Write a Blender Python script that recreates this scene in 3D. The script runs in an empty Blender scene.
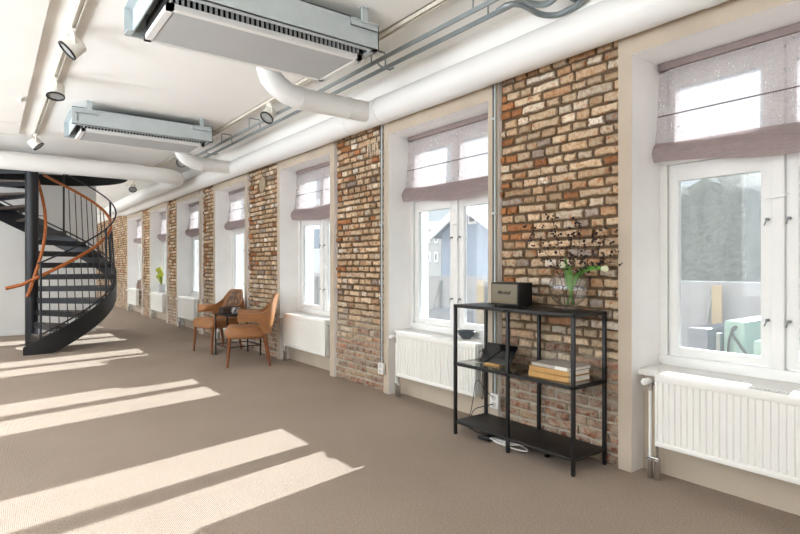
import bpy, bmesh, math, random
from mathutils import Vector, Matrix
R = random.Random(7)
SC = bpy.context.scene
COL = SC.collection
PI = math.pi
rad = math.radians

# ------------------------------------------------------------------ geometry helper
class G:
    def __init__(s):
        s.bm = bmesh.new()
    def box(s, x0, x1, y0, y1, z0, z1, bev=0.0, seg=2, M=None):
        x0, x1 = min(x0, x1), max(x0, x1); y0, y1 = min(y0, y1), max(y0, y1); z0, z1 = min(z0, z1), max(z0, z1)
        b = s.bm if bev == 0 else bmesh.new()
        v = [b.verts.new(p) for p in ((x0,y0,z0),(x1,y0,z0),(x1,y1,z0),(x0,y1,z0),(x0,y0,z1),(x1,y0,z1),(x1,y1,z1),(x0,y1,z1))]
        for f in ((0,3,2,1),(4,5,6,7),(0,1,5,4),(1,2,6,5),(2,3,7,6),(3,0,4,7)):
            b.faces.new([v[i] for i in f])
        if bev:
            bmesh.ops.bevel(b, geom=list(b.edges), offset=bev, segments=seg, affect='EDGES', profile=0.5)
            if M is not None: bmesh.ops.transform(b, matrix=M, verts=list(b.verts))
            s.merge(b)
        elif M is not None:
            for q in v: q.co = M @ q.co
        return s
    def merge(s, b):
        mp = {v: s.bm.verts.new(v.co) for v in b.verts}
        for f in b.faces:
            try: s.bm.faces.new([mp[v] for v in f.verts])
            except ValueError: pass
        b.free()
    def tube(s, pts, r, n=10, caps=True, r1=None, flat=None):
        pts = [Vector(p) for p in pts]
        rings = []
        up = None
        for i, p in enumerate(pts):
            d = (pts[min(i+1, len(pts)-1)] - pts[max(i-1, 0)]).normalized()
            if up is None:
                up = Vector((0,0,1)) if abs(d.z) < .9 else Vector((1,0,0))
            a = d.cross(up)
            if a.length < 1e-6: a = d.orthogonal()
            a.normalize(); u = a.cross(d).normalized(); up = u
            t = i/(len(pts)-1)
            if callable(r): rr = r(t)
            elif isinstance(r, (list, tuple)): rr = r[i]
            else: rr = r if r1 is None else r+(r1-r)*t
            fx, fz = (1, 1) if flat is None else flat
            rings.append([s.bm.verts.new(p + a*math.cos(2*PI*k/n)*rr*fx + u*math.sin(2*PI*k/n)*rr*fz) for k in range(n)])
        for A, B in zip(rings, rings[1:]):
            for k in range(n):
                s.bm.faces.new((A[k], A[(k+1) % n], B[(k+1) % n], B[k]))
        if caps:
            s.bm.faces.new(rings[0][::-1]); s.bm.faces.new(rings[-1])
        return s
    def cyl(s, p0, p1, r, r1=None, n=16):
        return s.tube([p0, p1], r, n, True, r1)
    def lathe(s, prof, c=(0,0,0), n=28, M=None):
        c = Vector(c); rings = []
        for (r, z) in prof:
            rings.append([s.bm.verts.new(c + Vector((r*math.cos(2*PI*k/n), r*math.sin(2*PI*k/n), z))) for k in range(n)] if r > 1e-5
                         else [s.bm.verts.new(c + Vector((0,0,z)))])
        for A, B in zip(rings, rings[1:]):
            for k in range(n):
                a = [A[k % len(A)], A[(k+1) % len(A)], B[(k+1) % len(B)], B[k % len(B)]]
                u = []
                for v in a:
                    if v not in u: u.append(v)
                if len(u) >= 3:
                    try: s.bm.faces.new(u)
                    except ValueError: pass
        if M is not None:
            for A in rings:
                for v in A: v.co = M @ v.co
        return s
    def grid(s, P):                                  # P[i][j] points -> quads
        V = [[s.bm.verts.new(p) for p in row] for row in P]
        for i in range(len(V)-1):
            for j in range(len(V[0])-1):
                s.bm.faces.new((V[i][j], V[i+1][j], V[i+1][j+1], V[i][j+1]))
        return V
    def shell(s, P, Q):                              # closed slab between two same-size grids
        A = s.grid(P); B = s.grid([r for r in Q])
        n, m = len(A), len(A[0])
        for f in [f for f in s.bm.faces if all(v in set(sum(A, [])) for v in f.verts)] if False else []: f.normal_flip()
        for i in range(n-1):
            s.bm.faces.new((A[i][0], B[i][0], B[i+1][0], A[i+1][0])); s.bm.faces.new((A[i][m-1], A[i+1][m-1], B[i+1][m-1], B[i][m-1]))
        for j in range(m-1):
            s.bm.faces.new((A[0][j], A[0][j+1], B[0][j+1], B[0][j])); s.bm.faces.new((A[n-1][j], B[n-1][j], B[n-1][j+1], A[n-1][j+1]))
        bmesh.ops.recalc_face_normals(s.bm, faces=list(s.bm.faces))
        return s
    def prism(s, poly, d0, d1, axis='z'):
        def P(a, b, d):
            return {'z': (a, b, d), 'x': (d, a, b), 'y': (a, d, b)}[axis]
        A = [s.bm.verts.new(P(a, b, d0)) for a, b in poly]; B = [s.bm.verts.new(P(a, b, d1)) for a, b in poly]
        n = len(poly)
        s.bm.faces.new(A[::-1]); s.bm.faces.new(B)
        for i in range(n): s.bm.faces.new((A[i], A[(i+1) % n], B[(i+1) % n], B[i]))
        return s
    def sphere(s, c, r, sub=2, sc=(1,1,1)):
        m = Matrix.Translation(Vector(c)) @ Matrix.Diagonal((r*sc[0], r*sc[1], r*sc[2], 1))
        bmesh.ops.create_icosphere(s.bm, subdivisions=sub, radius=1, matrix=m)
        return s

def mesh_from(g, name, base=(0,0,0), recalc=True, smooth=35):
    bm = g.bm
    if recalc: bmesh.ops.recalc_face_normals(bm, faces=list(bm.faces))
    bmesh.ops.translate(bm, verts=list(bm.verts), vec=-Vector(base))
    me = bpy.data.meshes.new(name)
    bm.to_mesh(me); bm.free()
    if smooth:
        me.polygons.foreach_set('use_smooth', [True]*len(me.polygons))
        me.set_sharp_from_angle(angle=rad(smooth))
    return me

def tag(o, label=None, cat=None, group=None, kind=None):
    if label: o['label'] = label
    if cat: o['category'] = cat
    if group: o['group'] = group
    if kind: o['kind'] = kind
    return o
def solo(name, g, mat, label, cat, group=None, kind=None, base=(0,0,0), **k):
    o = bpy.data.objects.new(name, mesh_from(g, name, base, **k)); o.location = base
    for m in (mat if isinstance(mat, (list, tuple)) else [mat]): o.data.materials.append(m)
    COL.objects.link(o)
    return tag(o, label, cat, group, kind)
class Thing:
    def __init__(s, name, base, label, cat, group=None, kind=None):
        s.o = bpy.data.objects.new(name, None); s.o.empty_display_size = .1
        s.o.location = base; s.base = Vector(base); COL.objects.link(s.o)
        tag(s.o, label, cat, group, kind)
    def part(s, name, g, mat, parent=None, label=None, kind=None, **k):
        o = bpy.data.objects.new(name, mesh_from(g, name, s.base, **k))
        for m in (mat if isinstance(mat, (list, tuple)) else [mat]): o.data.materials.append(m)
        o.parent = parent or s.o; COL.objects.link(o)
        if label: o['label'] = label
        if kind: o['kind'] = kind
        return o

# ------------------------------------------------------------------ materials
def lin(c):
    f = lambda v: v/12.92 if v <= .04045 else ((v+.055)/1.055)**2.4
    return tuple(f(x/255) for x in c)+(1,)
class NT:
    def __init__(s, name):
        s.m = bpy.data.materials.new(name); s.m.use_nodes = True
        s.t = s.m.node_tree; s.n = s.t.nodes; s.b = s.n['Principled BSDF']; s.out = s.n['Material Output']
    def node(s, typ, **k):
        n = s.n.new(typ)
        for a, v in k.items():
            if a in n.inputs: n.inputs[a].default_value = v
            else: setattr(n, a, v)
        return n
    def link(s, a, b): s.t.links.new(a, b)
    def coord(s, scale=(1,1,1)):
        tc = s.node('ShaderNodeTexCoord'); mp = s.node('ShaderNodeMapping'); mp.inputs['Scale'].default_value = scale
        s.link(tc.outputs['Object'], mp.inputs['Vector']); return mp.outputs['Vector']
    def noise(s, scale, detail=4, rough=.55, vec=None):
        n = s.node('ShaderNodeTexNoise'); n.inputs['Scale'].default_value = scale; n.inputs['Detail'].default_value = detail; n.inputs['Roughness'].default_value = rough
        s.link(vec if vec is not None else s.coord(), n.inputs['Vector']); return n.outputs['Fac']
    def ramp(s, fac, stops):
        r = s.node('ShaderNodeValToRGB'); e = r.color_ramp.elements
        while len(e) < len(stops): e.new(.5)
        for el, (p, c) in zip(e, stops): el.position = p; el.color = c if len(c) == 4 else lin(c)
        s.link(fac, r.inputs['Fac']); return r.outputs['Color']
    def mix(s, fac, a, b, mode='MIX'):
        m = s.node('ShaderNodeMix'); m.data_type = 'RGBA'; m.blend_type = mode
        for sock, v in ((m.inputs[0], fac), (m.inputs[6], a), (m.inputs[7], b)):
            if hasattr(v, 'is_output'): s.link(v, sock)
            else: sock.default_value = v
        return m.outputs[2]
    def bump(s, h, strength=.3, dist=.01):
        b = s.node('ShaderNodeBump'); b.inputs['Strength'].default_value = strength; b.inputs['Distance'].default_value = dist
        s.link(h, b.inputs['Height']); s.link(b.outputs['Normal'], s.b.inputs['Normal'])
    def set(s, **k):
        for a, v in k.items():
            i = s.b.inputs[a.replace('_', ' ')]
            if hasattr(v, 'is_output'): s.link(v, i)
            else: i.default_value = v
        return s.m
def M_plain(name, c, rough=.5, metal=0, var=.06, scale=8, bump=0, bscale=60, spec=.5):
    t = NT(name); f = t.noise(scale)
    c = lin(c); d = tuple(x*(1-var) for x in c[:3])+(1,); l = tuple(min(1, x*(1+var)) for x in c[:3])+(1,)
    t.set(Base_Color=t.ramp(f, [(.3, d), (.7, l)]), Roughness=rough, Metallic=metal)
    t.b.inputs['Specular IOR Level'].default_value = spec
    if bump: t.bump(t.noise(bscale, 6), bump, .004)
    return t.m

m_ceil = M_plain('ceiling_paint', (242,239,234), .9, var=.02, scale=1.5, bump=.08, bscale=30, spec=.2)
m_bulk = M_plain('bulkhead_paint', (226,220,212), .9, var=.02, scale=1.5, spec=.2)
m_white = M_plain('white_wall_paint', (235,234,231), .9, var=.02, scale=2, spec=.2)
m_jamb = M_plain('white_plaster', (240,237,234), .9, var=.035, scale=3, bump=.15, bscale=22, spec=.2)
m_beige = M_plain('beige_plaster', (194,180,162), .9, var=.08, scale=3, bump=.2, bscale=25, spec=.2)
m_duct = M_plain('duct_paint', (232,230,226), .45, var=.02, scale=2)
m_frame = M_plain('window_paint', (238,238,236), .45, var=.02, scale=3)
m_sill = M_plain('sill_paint', (228,225,220), .5, var=.03, scale=4)
m_radi = M_plain('radiator_enamel', (240,239,234), .35, var=.015, scale=3)
m_black = M_plain('black_metal', (21,21,23), .45, var=.1)
m_blackmatt = M_plain('black_brown_board', (26,23,22), .5, var=.1)
m_dark = M_plain('dark_gap', (18,17,16), .9)
m_stair = M_plain('charcoal_stair_paint', (25,27,32), .38, var=.08, scale=5)
m_galv = M_plain('galvanised_steel', (186,194,195), .5, metal=.12, var=.06, scale=6)
m_galvd = M_plain('galvanised_rail', (146,153,154), .45, metal=.4, var=.08)
m_chrome = M_plain('chrome', (205,205,205), .18, metal=1, var=.02)
m_grey = M_plain('perforated_grey', (184,184,183), .7, var=.02, scale=3)
m_track = M_plain('track_paint', (206,198,184), .4, var=.02)
m_spot = M_plain('spot_paint', (226,222,212), .4, var=.02)
m_lens = M_plain('lens_grey', (150,150,146), .25, var=.1, scale=40)
m_plastic = M_plain('white_plastic', (236,235,230), .35, var=.01)
m_cream = M_plain('page_edges', (235,232,224), .8, var=.05, scale=60)
m_tan = M_plain('tan_cover', (196,152,92), .7, var=.08, scale=30)
m_greycover = M_plain('grey_cover', (176,168,158), .6, var=.05, scale=20)
m_wicker = M_plain('dark_box', (64,48,38), .7, var=.2, scale=60)
m_gold = M_plain('speaker_grille', (122,114,96), .6, var=.12, scale=300)
m_vinyl = M_plain('black_vinyl', (22,21,21), .6, var=.1, scale=200, bump=.2, bscale=300)
m_letter = M_plain('gold_script', (58,48,34), .4, metal=.2)
m_stem = M_plain('tulip_green', (92,150,48), .5, var=.2, scale=30)
m_yellow = M_plain('tulip_yellow_green', (196,200,60), .5, var=.15, scale=40)
m_petal = M_plain('pale_petal', (226,226,196), .6, var=.08, scale=60)
m_twig = M_plain('dark_twig', (62,42,32), .8, var=.2, scale=40)
m_berry = M_plain('dark_berry', (44,22,24), .55, var=.2, scale=40)
m_brownpot = M_plain('brown_ceramic', (124,98,86), .5, var=.1)
m_pot = M_plain('grey_pot', (196,198,202), .4, var=.05)
m_walnut = None

def wood(name, a, b, scale=(1, 1, 14), rough=.35):
    t = NT(name); v = t.coord(scale); f = t.noise(6, 6, .6, v)
    t.set(Base_Color=t.ramp(f, [(.3, a), (.7, b)]), Roughness=rough); return t.m
m_hand = wood('oiled_handrail_wood', (150,78,28), (196,112,48), (6, 6, 6), .3)
m_leg = wood('brown_leg_wood', (112,62,30), (150,90,48), (14,14,2))
m_leather = None
def leather(name, c, plaid=False):
    t = NT(name); f = t.noise(7, 5); c = lin(c)
    col = t.ramp(f, [(.3, tuple(x*.82 for x in c[:3])+(1,)), (.7, tuple(min(1, x*1.12) for x in c[:3])+(1,))])
    if plaid:
        w = t.node('ShaderNodeTexVoronoi'); w.inputs['Scale'].default_value = 16
        t.link(t.coord(), w.inputs['Vector'])
        col = t.mix(t.ramp(w.outputs['Distance'], [(.25, (0,0,0,1)), (.5, (1,1,1,1))]), col, lin((92,66,46)))
    t.set(Base_Color=col, Roughness=.42)
    v = t.node('ShaderNodeTexVoronoi'); v.inputs['Scale'].default_value = 160; t.link(t.coord(), v.inputs['Vector'])
    t.bump(v.outputs['Distance'], .15, .002)
    return t.m
m_leather = leather('tan_leather', (158,108,66))
m_backpad = leather('patterned_brown_pad', (150,112,78), True)

def carpet():
    t = NT('carpet_weave'); tc = t.node('ShaderNodeTexCoord')
    f1 = t.noise(1.3, 4); f2 = t.noise(130, 3, .7)
    c = t.ramp(f1, [(.3, (160,144,130)), (.7, (172,156,142))])
    c = t.mix(t.ramp(f2, [(.3, (0,0,0,1)), (.72, (1,1,1,1))]), t.mix(.55, c, lin((92,78,66))), t.mix(.4, c, lin((206,190,174))))
    w = t.node('ShaderNodeTexWave'); w.wave_type = 'BANDS'; w.bands_direction = 'X'; w.inputs['Scale'].default_value = 42; w.inputs['Distortion'].default_value = 1.5; w.inputs['Detail'].default_value = 2; w.inputs['Detail Scale'].default_value = 6
    t.link(t.coord(), w.inputs['Vector'])
    c = t.mix(t.ramp(w.outputs['Fac'], [(0, (.0,.0,.0,1)), (1, (.18,.18,.18,1))]), c, t.mix(.5, c, lin((214,200,186))))
    t.set(Base_Color=c, Roughness=.95); t.b.inputs['Specular IOR Level'].default_value = .1
    m = t.node('ShaderNodeMath', operation='ADD'); t.link(f2, m.inputs[0]); t.link(w.outputs['Fac'], m.inputs[1])
    t.bump(m.outputs[0], .5, .004)
    return t.m
m_carpet = carpet()

def brick_mat(name, mortar=False):
    t = NT(name); v = t.coord()
    sep = t.node('ShaderNodeSeparateXYZ'); t.link(v, sep.inputs[0])
    n1 = t.noise(38, 6, .65); n2 = t.noise(95, 4, .7); n3 = t.noise(9, 4, .6); n4 = t.noise(22, 5, .7)
    if mortar:
        lo = t.ramp(n2, [(.3, (178,168,150)), (.7, (222,214,198))]); hi = t.ramp(n2, [(.3, (92,74,56)), (.7, (134,112,88))])
        hm = t.node('ShaderNodeMapRange'); hm.inputs['From Min'].default_value = .55; hm.inputs['From Max'].default_value = 1.0
        ad = t.node('ShaderNodeMath', operation='MULTIPLY_ADD'); t.link(n3, ad.inputs[0]); ad.inputs[1].default_value = .5; t.link(sep.outputs['Z'], ad.inputs[2])
        t.link(ad.outputs[0], hm.inputs['Value'])
        col = t.mix(hm.outputs['Result'], lo, hi)
    else:
        at = t.node('ShaderNodeVertexColor'); at.layer_name = 'Col'
        col = at.outputs['Color']
        col = t.mix(t.ramp(n1, [(.34, (.9,.9,.9,1)), (.56, (0,0,0,1))]), col, t.mix(1.0, col, lin((220,190,164)), 'MULTIPLY'))
        col = t.mix(t.ramp(n4, [(.57, (0,0,0,1)), (.64, (.75,.75,.75,1))]), col, lin((182,112,62)))
        col = t.mix(t.ramp(n2, [(.60, (0,0,0,1)), (.72, (.6,.6,.6,1))]), col, lin((226,210,184)))
        col = t.mix(t.ramp(n2, [(.27, (.85,.85,.85,1)), (.37, (0,0,0,1))]), col, lin((96,70,50)))
        # lime wash smeared over the lower courses
        hm = t.node('ShaderNodeMapRange'); hm.inputs['From Min'].default_value = .5; hm.inputs['From Max'].default_value = 1.05
        hm.inputs['To Min'].default_value = 1; hm.inputs['To Max'].default_value = 0
        t.link(sep.outputs['Z'], hm.inputs['Value'])
        wash = t.ramp(n4, [(.38, (0,0,0,1)), (.54, (.62,.62,.62,1))])
        mm = t.node('ShaderNodeMath', operation='MULTIPLY'); t.link(wash, mm.inputs[0]); t.link(hm.outputs['Result'], mm.inputs[1])
        col = t.mix(mm.outputs[0], col, lin((196,186,166)))
    t.set(Base_Color=col, Roughness=.92); t.b.inputs['Specular IOR Level'].default_value = .15
    m = t.node('ShaderNodeMath', operation='ADD'); t.link(n1, m.inputs[0]); t.link(n2, m.inputs[1])
    t.bump(m.outputs[0], .9, .012)
    return t.m
m_brick = brick_mat('old_brick'); m_mortar = brick_mat('lime_mortar', True)

def glass(name, tint=(1,1,1), dirt=0.0, refl=1.0, power=5, edge=.9, dirt_col=(200,205,205)):
    t = NT(name); t.n.remove(t.b)
    tr = t.node('ShaderNodeBsdfTransparent'); tr.inputs['Color'].default_value = tint+(1,)
    gl = t.node('ShaderNodeBsdfGlossy'); gl.inputs['Roughness'].default_value = .02
    lw = t.node('ShaderNodeLayerWeight'); pw = t.node('ShaderNodeMath', operation='POWER'); t.link(lw.outputs['Facing'], pw.inputs[0]); pw.inputs[1].default_value = power
    fm = t.node('ShaderNodeMath', operation='MULTIPLY_ADD'); t.link(pw.outputs[0], fm.inputs[0]); fm.inputs[1].default_value = edge*min(1, refl); fm.inputs[2].default_value = .04*refl
    mx = t.node('ShaderNodeMixShader'); t.link(fm.outputs[0], mx.inputs[0]); t.link(tr.outputs[0], mx.inputs[1]); t.link(gl.outputs[0], mx.inputs[2])
    last = mx
    if dirt:
        df = t.node('ShaderNodeBsdfTranslucent'); df.inputs['Color'].default_value = lin(dirt_col)
        f = t.noise(7, 6, .7, t.coord((1, 1, .35)))
        r = t.node('ShaderNodeMapRange'); t.link(f, r.inputs['Value']); r.inputs['From Min'].default_value = .3; r.inputs['From Max'].default_value = .75
        r.inputs['To Min'].default_value = dirt*.35; r.inputs['To Max'].default_value = dirt
        m2 = t.node('ShaderNodeMixShader'); t.link(r.outputs[0], m2.inputs[0]); t.link(mx.outputs[0], m2.inputs[1]); t.link(df.outputs[0], m2.inputs[2]); last = m2
    t.link(last.outputs[0], t.out.inputs['Surface']); return t.m
m_pane = glass('window_glass', (.84,.86,.86), .05, .8)
m_shelfglass = glass('shelf_glass', (.80,.86,.86), 0, 1.6)
m_vase = glass('vase_glass', (.97,.975,.975), 0, 1.8, 3.2, .5)

def sheer(name, c, clear, sc=260):
    t = NT(name); t.n.remove(t.b)
    tr = t.node('ShaderNodeBsdfTransparent'); tl = t.node('ShaderNodeBsdfTranslucent'); df = t.node('ShaderNodeBsdfDiffuse')
    f = t.noise(16, 5, .7, t.coord((1, 1, 6))); f2 = t.noise(16, 5, .7, t.coord((1, 6, 1)))
    col = t.ramp(f, [(.3, tuple(x*.82 for x in lin(c)[:3])+(1,)), (.7, lin(c))])
    t.link(col, tl.inputs['Color']); t.link(col, df.inputs['Color'])
    a = t.node('ShaderNodeMixShader'); a.inputs[0].default_value = .5; t.link(tl.outputs[0], a.inputs[1]); t.link(df.outputs[0], a.inputs[2])
    ad = t.node('ShaderNodeMath', operation='ADD'); t.link(f, ad.inputs[0]); t.link(f2, ad.inputs[1])
    r = t.node('ShaderNodeMapRange'); t.link(ad.outputs[0], r.inputs['Value']); r.inputs['From Min'].default_value = .75; r.inputs['From Max'].default_value = 1.25
    r.inputs['To Min'].default_value = clear*1.22; r.inputs['To Max'].default_value = clear*.78
    m = t.node('ShaderNodeMixShader'); t.link(r.outputs[0], m.inputs[0]); t.link(a.outputs[0], m.inputs[1]); t.link(tr.outputs[0], m.inputs[2])
    t.link(m.outputs[0], t.out.inputs['Surface']); return t.m
m_sheer = sheer('sheer_linen', (200,188,189), .52)
m_fold = sheer('folded_linen', (196,180,178), .14)

# ------------------------------------------------------------------ camera
TH = rad(37.04); F = 546.0; H = 1.213
cam = bpy.data.cameras.new('camera'); co = bpy.data.objects.new('camera', cam); COL.objects.link(co)
co.location = (0, 0, H); co.rotation_euler = (PI/2, 0, -TH)
cam.sensor_width = 36; cam.lens = F/800*36; cam.shift_y = -1.5/800; cam.clip_start = .05; cam.clip_end = 300
SC.camera = co

# ------------------------------------------------------------------ room shell
XW, XF0 = 3.008, 3.27          # wall face, window frame face
def XFk(k): return 3.33 if k == 0 else XF0
ZC, YB, YE, XL, XO = 3.0, -2.0, 22.0, -3.2, 3.5
ZT, ZS = 2.45, .605            # recess head, sill top
WIN = [(.46,1.735), (2.885,4.165), (5.27,6.56), (7.77,9.07), (9.95,11.35), (12.2,13.6), (14.55,16.2)]
BRK = [(1.82,2.784), (4.245,5.175), (6.65,7.69), (9.17,9.80), (11.42,12.13), (13.69,14.46), (16.29,22.0)]

solo('floor', G().box(XL-.2, XO, YB-.2, YE+.2, -.15, 0), m_carpet, 'ribbed brown-grey carpet covering the whole floor', 'floor', kind='structure', smooth=0)
solo('ceiling', G().box(XL-.2, XO, YB-.2, YE+.2, ZC, ZC+.2), m_ceil, 'flat white painted ceiling slab over the long room', 'ceiling', kind='structure', smooth=0)
# window wall
wall = Thing('wall_right', (XW, 0, 0), 'long window wall with plastered recesses and bare brick piers', 'wall', kind='structure')
g = G()
def wbox(y0, y1, z0, z1, x0=XW): g.box(x0, XO, y0, y1, z0, z1)
wbox(YB, WIN[0][0], 0, ZC)
for k, (a, b) in enumerate(WIN):
    nxt = WIN[k+1][0] if k+1 < len(WIN) else YE
    ba, bb = BRK[k]
    wbox(b, ba, 0, ZC); wbox(ba, bb, 0, 2.66, XW+.057); wbox(ba, bb, 2.66, ZC)
    if nxt > bb: wbox(bb, nxt, 0, ZC)
    wbox(a, b, ZT, ZC); wbox(a, b, 0, ZS-.04, 3.14)
bm = g.bm; bm.normal_update()
for f in bm.faces:
    c = f.calc_center_median()
    f.material_index = 1 if (abs(f.normal.y) > .9 or f.normal.z < -.9) and c.x > XW+.02 else 0
wall.part('plaster', g, [m_beige, m_jamb], recalc=False, smooth=0)
wall.part('upper_band', G().box(XW-.004, XW+.05, YB, YE, 2.664, ZC), m_ceil, label='white painted band above the duct', smooth=0)

PAL = [((222,200,170), 40), ((208,182,150), 26), ((230,216,194), 14), ((200,164,130), 9), ((176,126,90), 2), ((234,226,212), 5), ((172,160,150), 4)]
LOW = [((150,92,70), 40), ((120,66,50), 14), ((186,150,116), 26), ((176,120,92), 20)]
def pick(P):
    t = R.uniform(0, sum(w for _, w in P))
    for c, w in P:
        t -= w
        if t <= 0: return c
    return P[0][0]
def brick_pier(y0, y1, patch=None, stretch=.3):
    X0 = XW+.056
    gm = G().box(XW+.042, XW+.058, y0, y1, 0, 2.66)
    wall.part('mortar_bed', gm, m_mortar, smooth=0)
    g = G(); bm = g.bm; lay = bm.loops.layers.float_color.new('Col')
    ch = .064; z = 0.0; row = 0
    while z < 2.64:
        h = ch*R.uniform(.94, 1.05)
        y = y0 - (0 if row % 2 else R.uniform(.03, .09))
        while y < y1-.015:
            w = .235 if R.random() < (stretch if z > .72 else .6) else .114
            w *= R.uniform(.88, 1.12)
            a, b = max(y, y0), min(y+w, y1)
            y += w
            if b-a < .03: continue
            jt = R.uniform(.006, .0095)
            ym, zm = (a+b)/2, z+h/2
            if patch and math.hypot(ym-patch[0], zm-patch[1]) < patch[2]+.02: continue
            cx = X0
            A = (a+jt, b-jt); B = (z+jt*.9, z+h-jt*.9)
            xf = XW+.022+R.uniform(-.008, .010)
            tilt = R.uniform(-.0035, .0035); rot = R.uniform(-.02, .02)
            pts = []
            ny = 4 if b-a > .17 else 3
            for i in range(ny): pts.append((A[0]+(A[1]-A[0])*i/ny, B[0]))
            pts.append((A[1], B[0])); pts.append((A[1], (B[0]+B[1])/2))
            for i in range(ny): pts.append((A[1]-(A[1]-A[0])*i/ny, B[1]))
            pts.append((A[0], B[1])); pts.append((A[0], (B[0]+B[1])/2))
            q = []
            for (py, pz) in pts:
                py += R.uniform(-.005, .005); pz += R.uniform(-.0045, .0045) + rot*(py-ym)
                q.append((py, pz))
            ins = R.uniform(.004, .010)
            r0 = [bm.verts.new((X0, py, pz)) for py, pz in q]
            def inn(py, pz, k):
                sy = 1 if py > ym else -1; sz = 1 if pz > zm else -1
                return py-(sy*k if abs(py-ym) > (b-a)*.42 else 0), pz-(sz*k if abs(pz-zm) > h*.2 else 0)
            r1, r2 = [], []
            for py, pz in q:
                r1.append(bm.verts.new((xf+.006+tilt*(pz-zm)/h, *inn(py, pz, ins*.3))))
                k2 = ins*R.uniform(.9, 1.9)
                r2.append(bm.verts.new((xf+R.uniform(-.0015, .003)+tilt*(pz-zm)/h, *inn(py, pz, k2))))
            ring_out = set(r0) | set(r1)
            ctr = bm.verts.new((xf-.002+R.uniform(-.002, .003), ym, zm))
            fs = []; n = len(q)
            for i in range(n):
                j = (i+1) % n
                fs.append(bm.faces.new((r0[i], r1[i], r1[j], r0[j]))); fs.append(bm.faces.new((r1[i], r2[i], r2[j], r1[j])))
                fs.append(bm.faces.new((r2[i], ctr, r2[j])))
            c = pick(LOW) if z < .36+R.uniform(0, .34) else pick(PAL)
            if z > 1 and (y1-b < .1) and R.random() < .35: c = (186,132,90)
            v = R.uniform(.88, 1.1); c = tuple(min(255, x*v) for x in c)
            L = lin(c)
            D = tuple(x*.5+y*.5 for x, y in zip(L, lin((118,94,70) if z > .62 else (190,178,158))))
            for q3, f in enumerate(fs):
                for l in f.loops: l[lay] = D if (l.vert in ring_out) else L
        z += h; row += 1
    ob = wall.part('brick_facing', g, m_brick, smooth=50)
    if patch:
        gp = G(); ring = []
        for k in range(20):
            an = 2*PI*k/20; rr = patch[2]*R.uniform(.9, 1.05)
            ring.append((patch[0]+rr*math.cos(an), patch[1]+rr*math.sin(an)))
        gp.prism(ring, XW+.016, XW+.055, 'x')
        wall.part('mortar_patch', gp, M_plain('patch_mortar', (168,150,126), .95, var=.15, scale=30, bump=.4, bscale=70), label='round grey mortar patch in the brick', smooth=0)
for k, (a, b) in enumerate(BRK):
    brick_pier(a, b, patch=(7.17, 2.33, .11) if k == 2 else None, stretch=.22 if k == 0 else .14)

# left, back, far walls and partition
g = G()
LO = [(-1.2,.8), (1.8,3.8), (4.8,6.8), (7.8,9.8), (12.4,14.4), (15.4,17.4), (18.4,20.4)]  # openings out of view, added to let fill light into the room
g.box(XL-.2, XL, YB, YE, 0, .7); g.box(XL-.2, XL, YB, YE, 2.7, ZC)
ys = [YB]+[v for p in LO for v in p]+[YE]
for i in range(0, len(ys), 2): g.box(XL-.2, XL, ys[i], ys[i+1], .7, 2.7)
solo('wall_left', g, m_white, 'white wall opposite the windows', 'wall', kind='structure', smooth=0)
solo('wall_back', G().box(XL-.2, XO, YB-.2, YB, 0, ZC), m_white, 'white wall behind the viewer', 'wall', kind='structure', smooth=0)
solo('wall_far', G().box(XL-.2, XO, YE, YE+.2, 0, ZC), m_white, 'white end wall at the far end of the passage', 'wall', kind='structure', smooth=0)
solo('wall_partition', G().box(XL, 1.62, 11.6, 11.75, 0, ZC), m_white, 'plain white partition wall behind the spiral staircase', 'wall', kind='structure', smooth=0)
solo('baseboard_partition', G().box(XL, 1.625, 11.583, 11.6, 0, .1, .004), m_frame, 'white skirting board at the foot of the partition wall', 'baseboard', kind='structure')
# dropped bulkhead on the left, three boards with open joints
g = G()
for a, b in ((-2.0, 8.19), (8.205, 8.85), (8.865, 8.98)): g.box(XL, .325, a, b, 2.96, ZC)
solo('ceiling_bulkhead', g, m_bulk, 'lowered ceiling bulkhead along the left with two board joints', 'ceiling', kind='structure', smooth=0)

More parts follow.
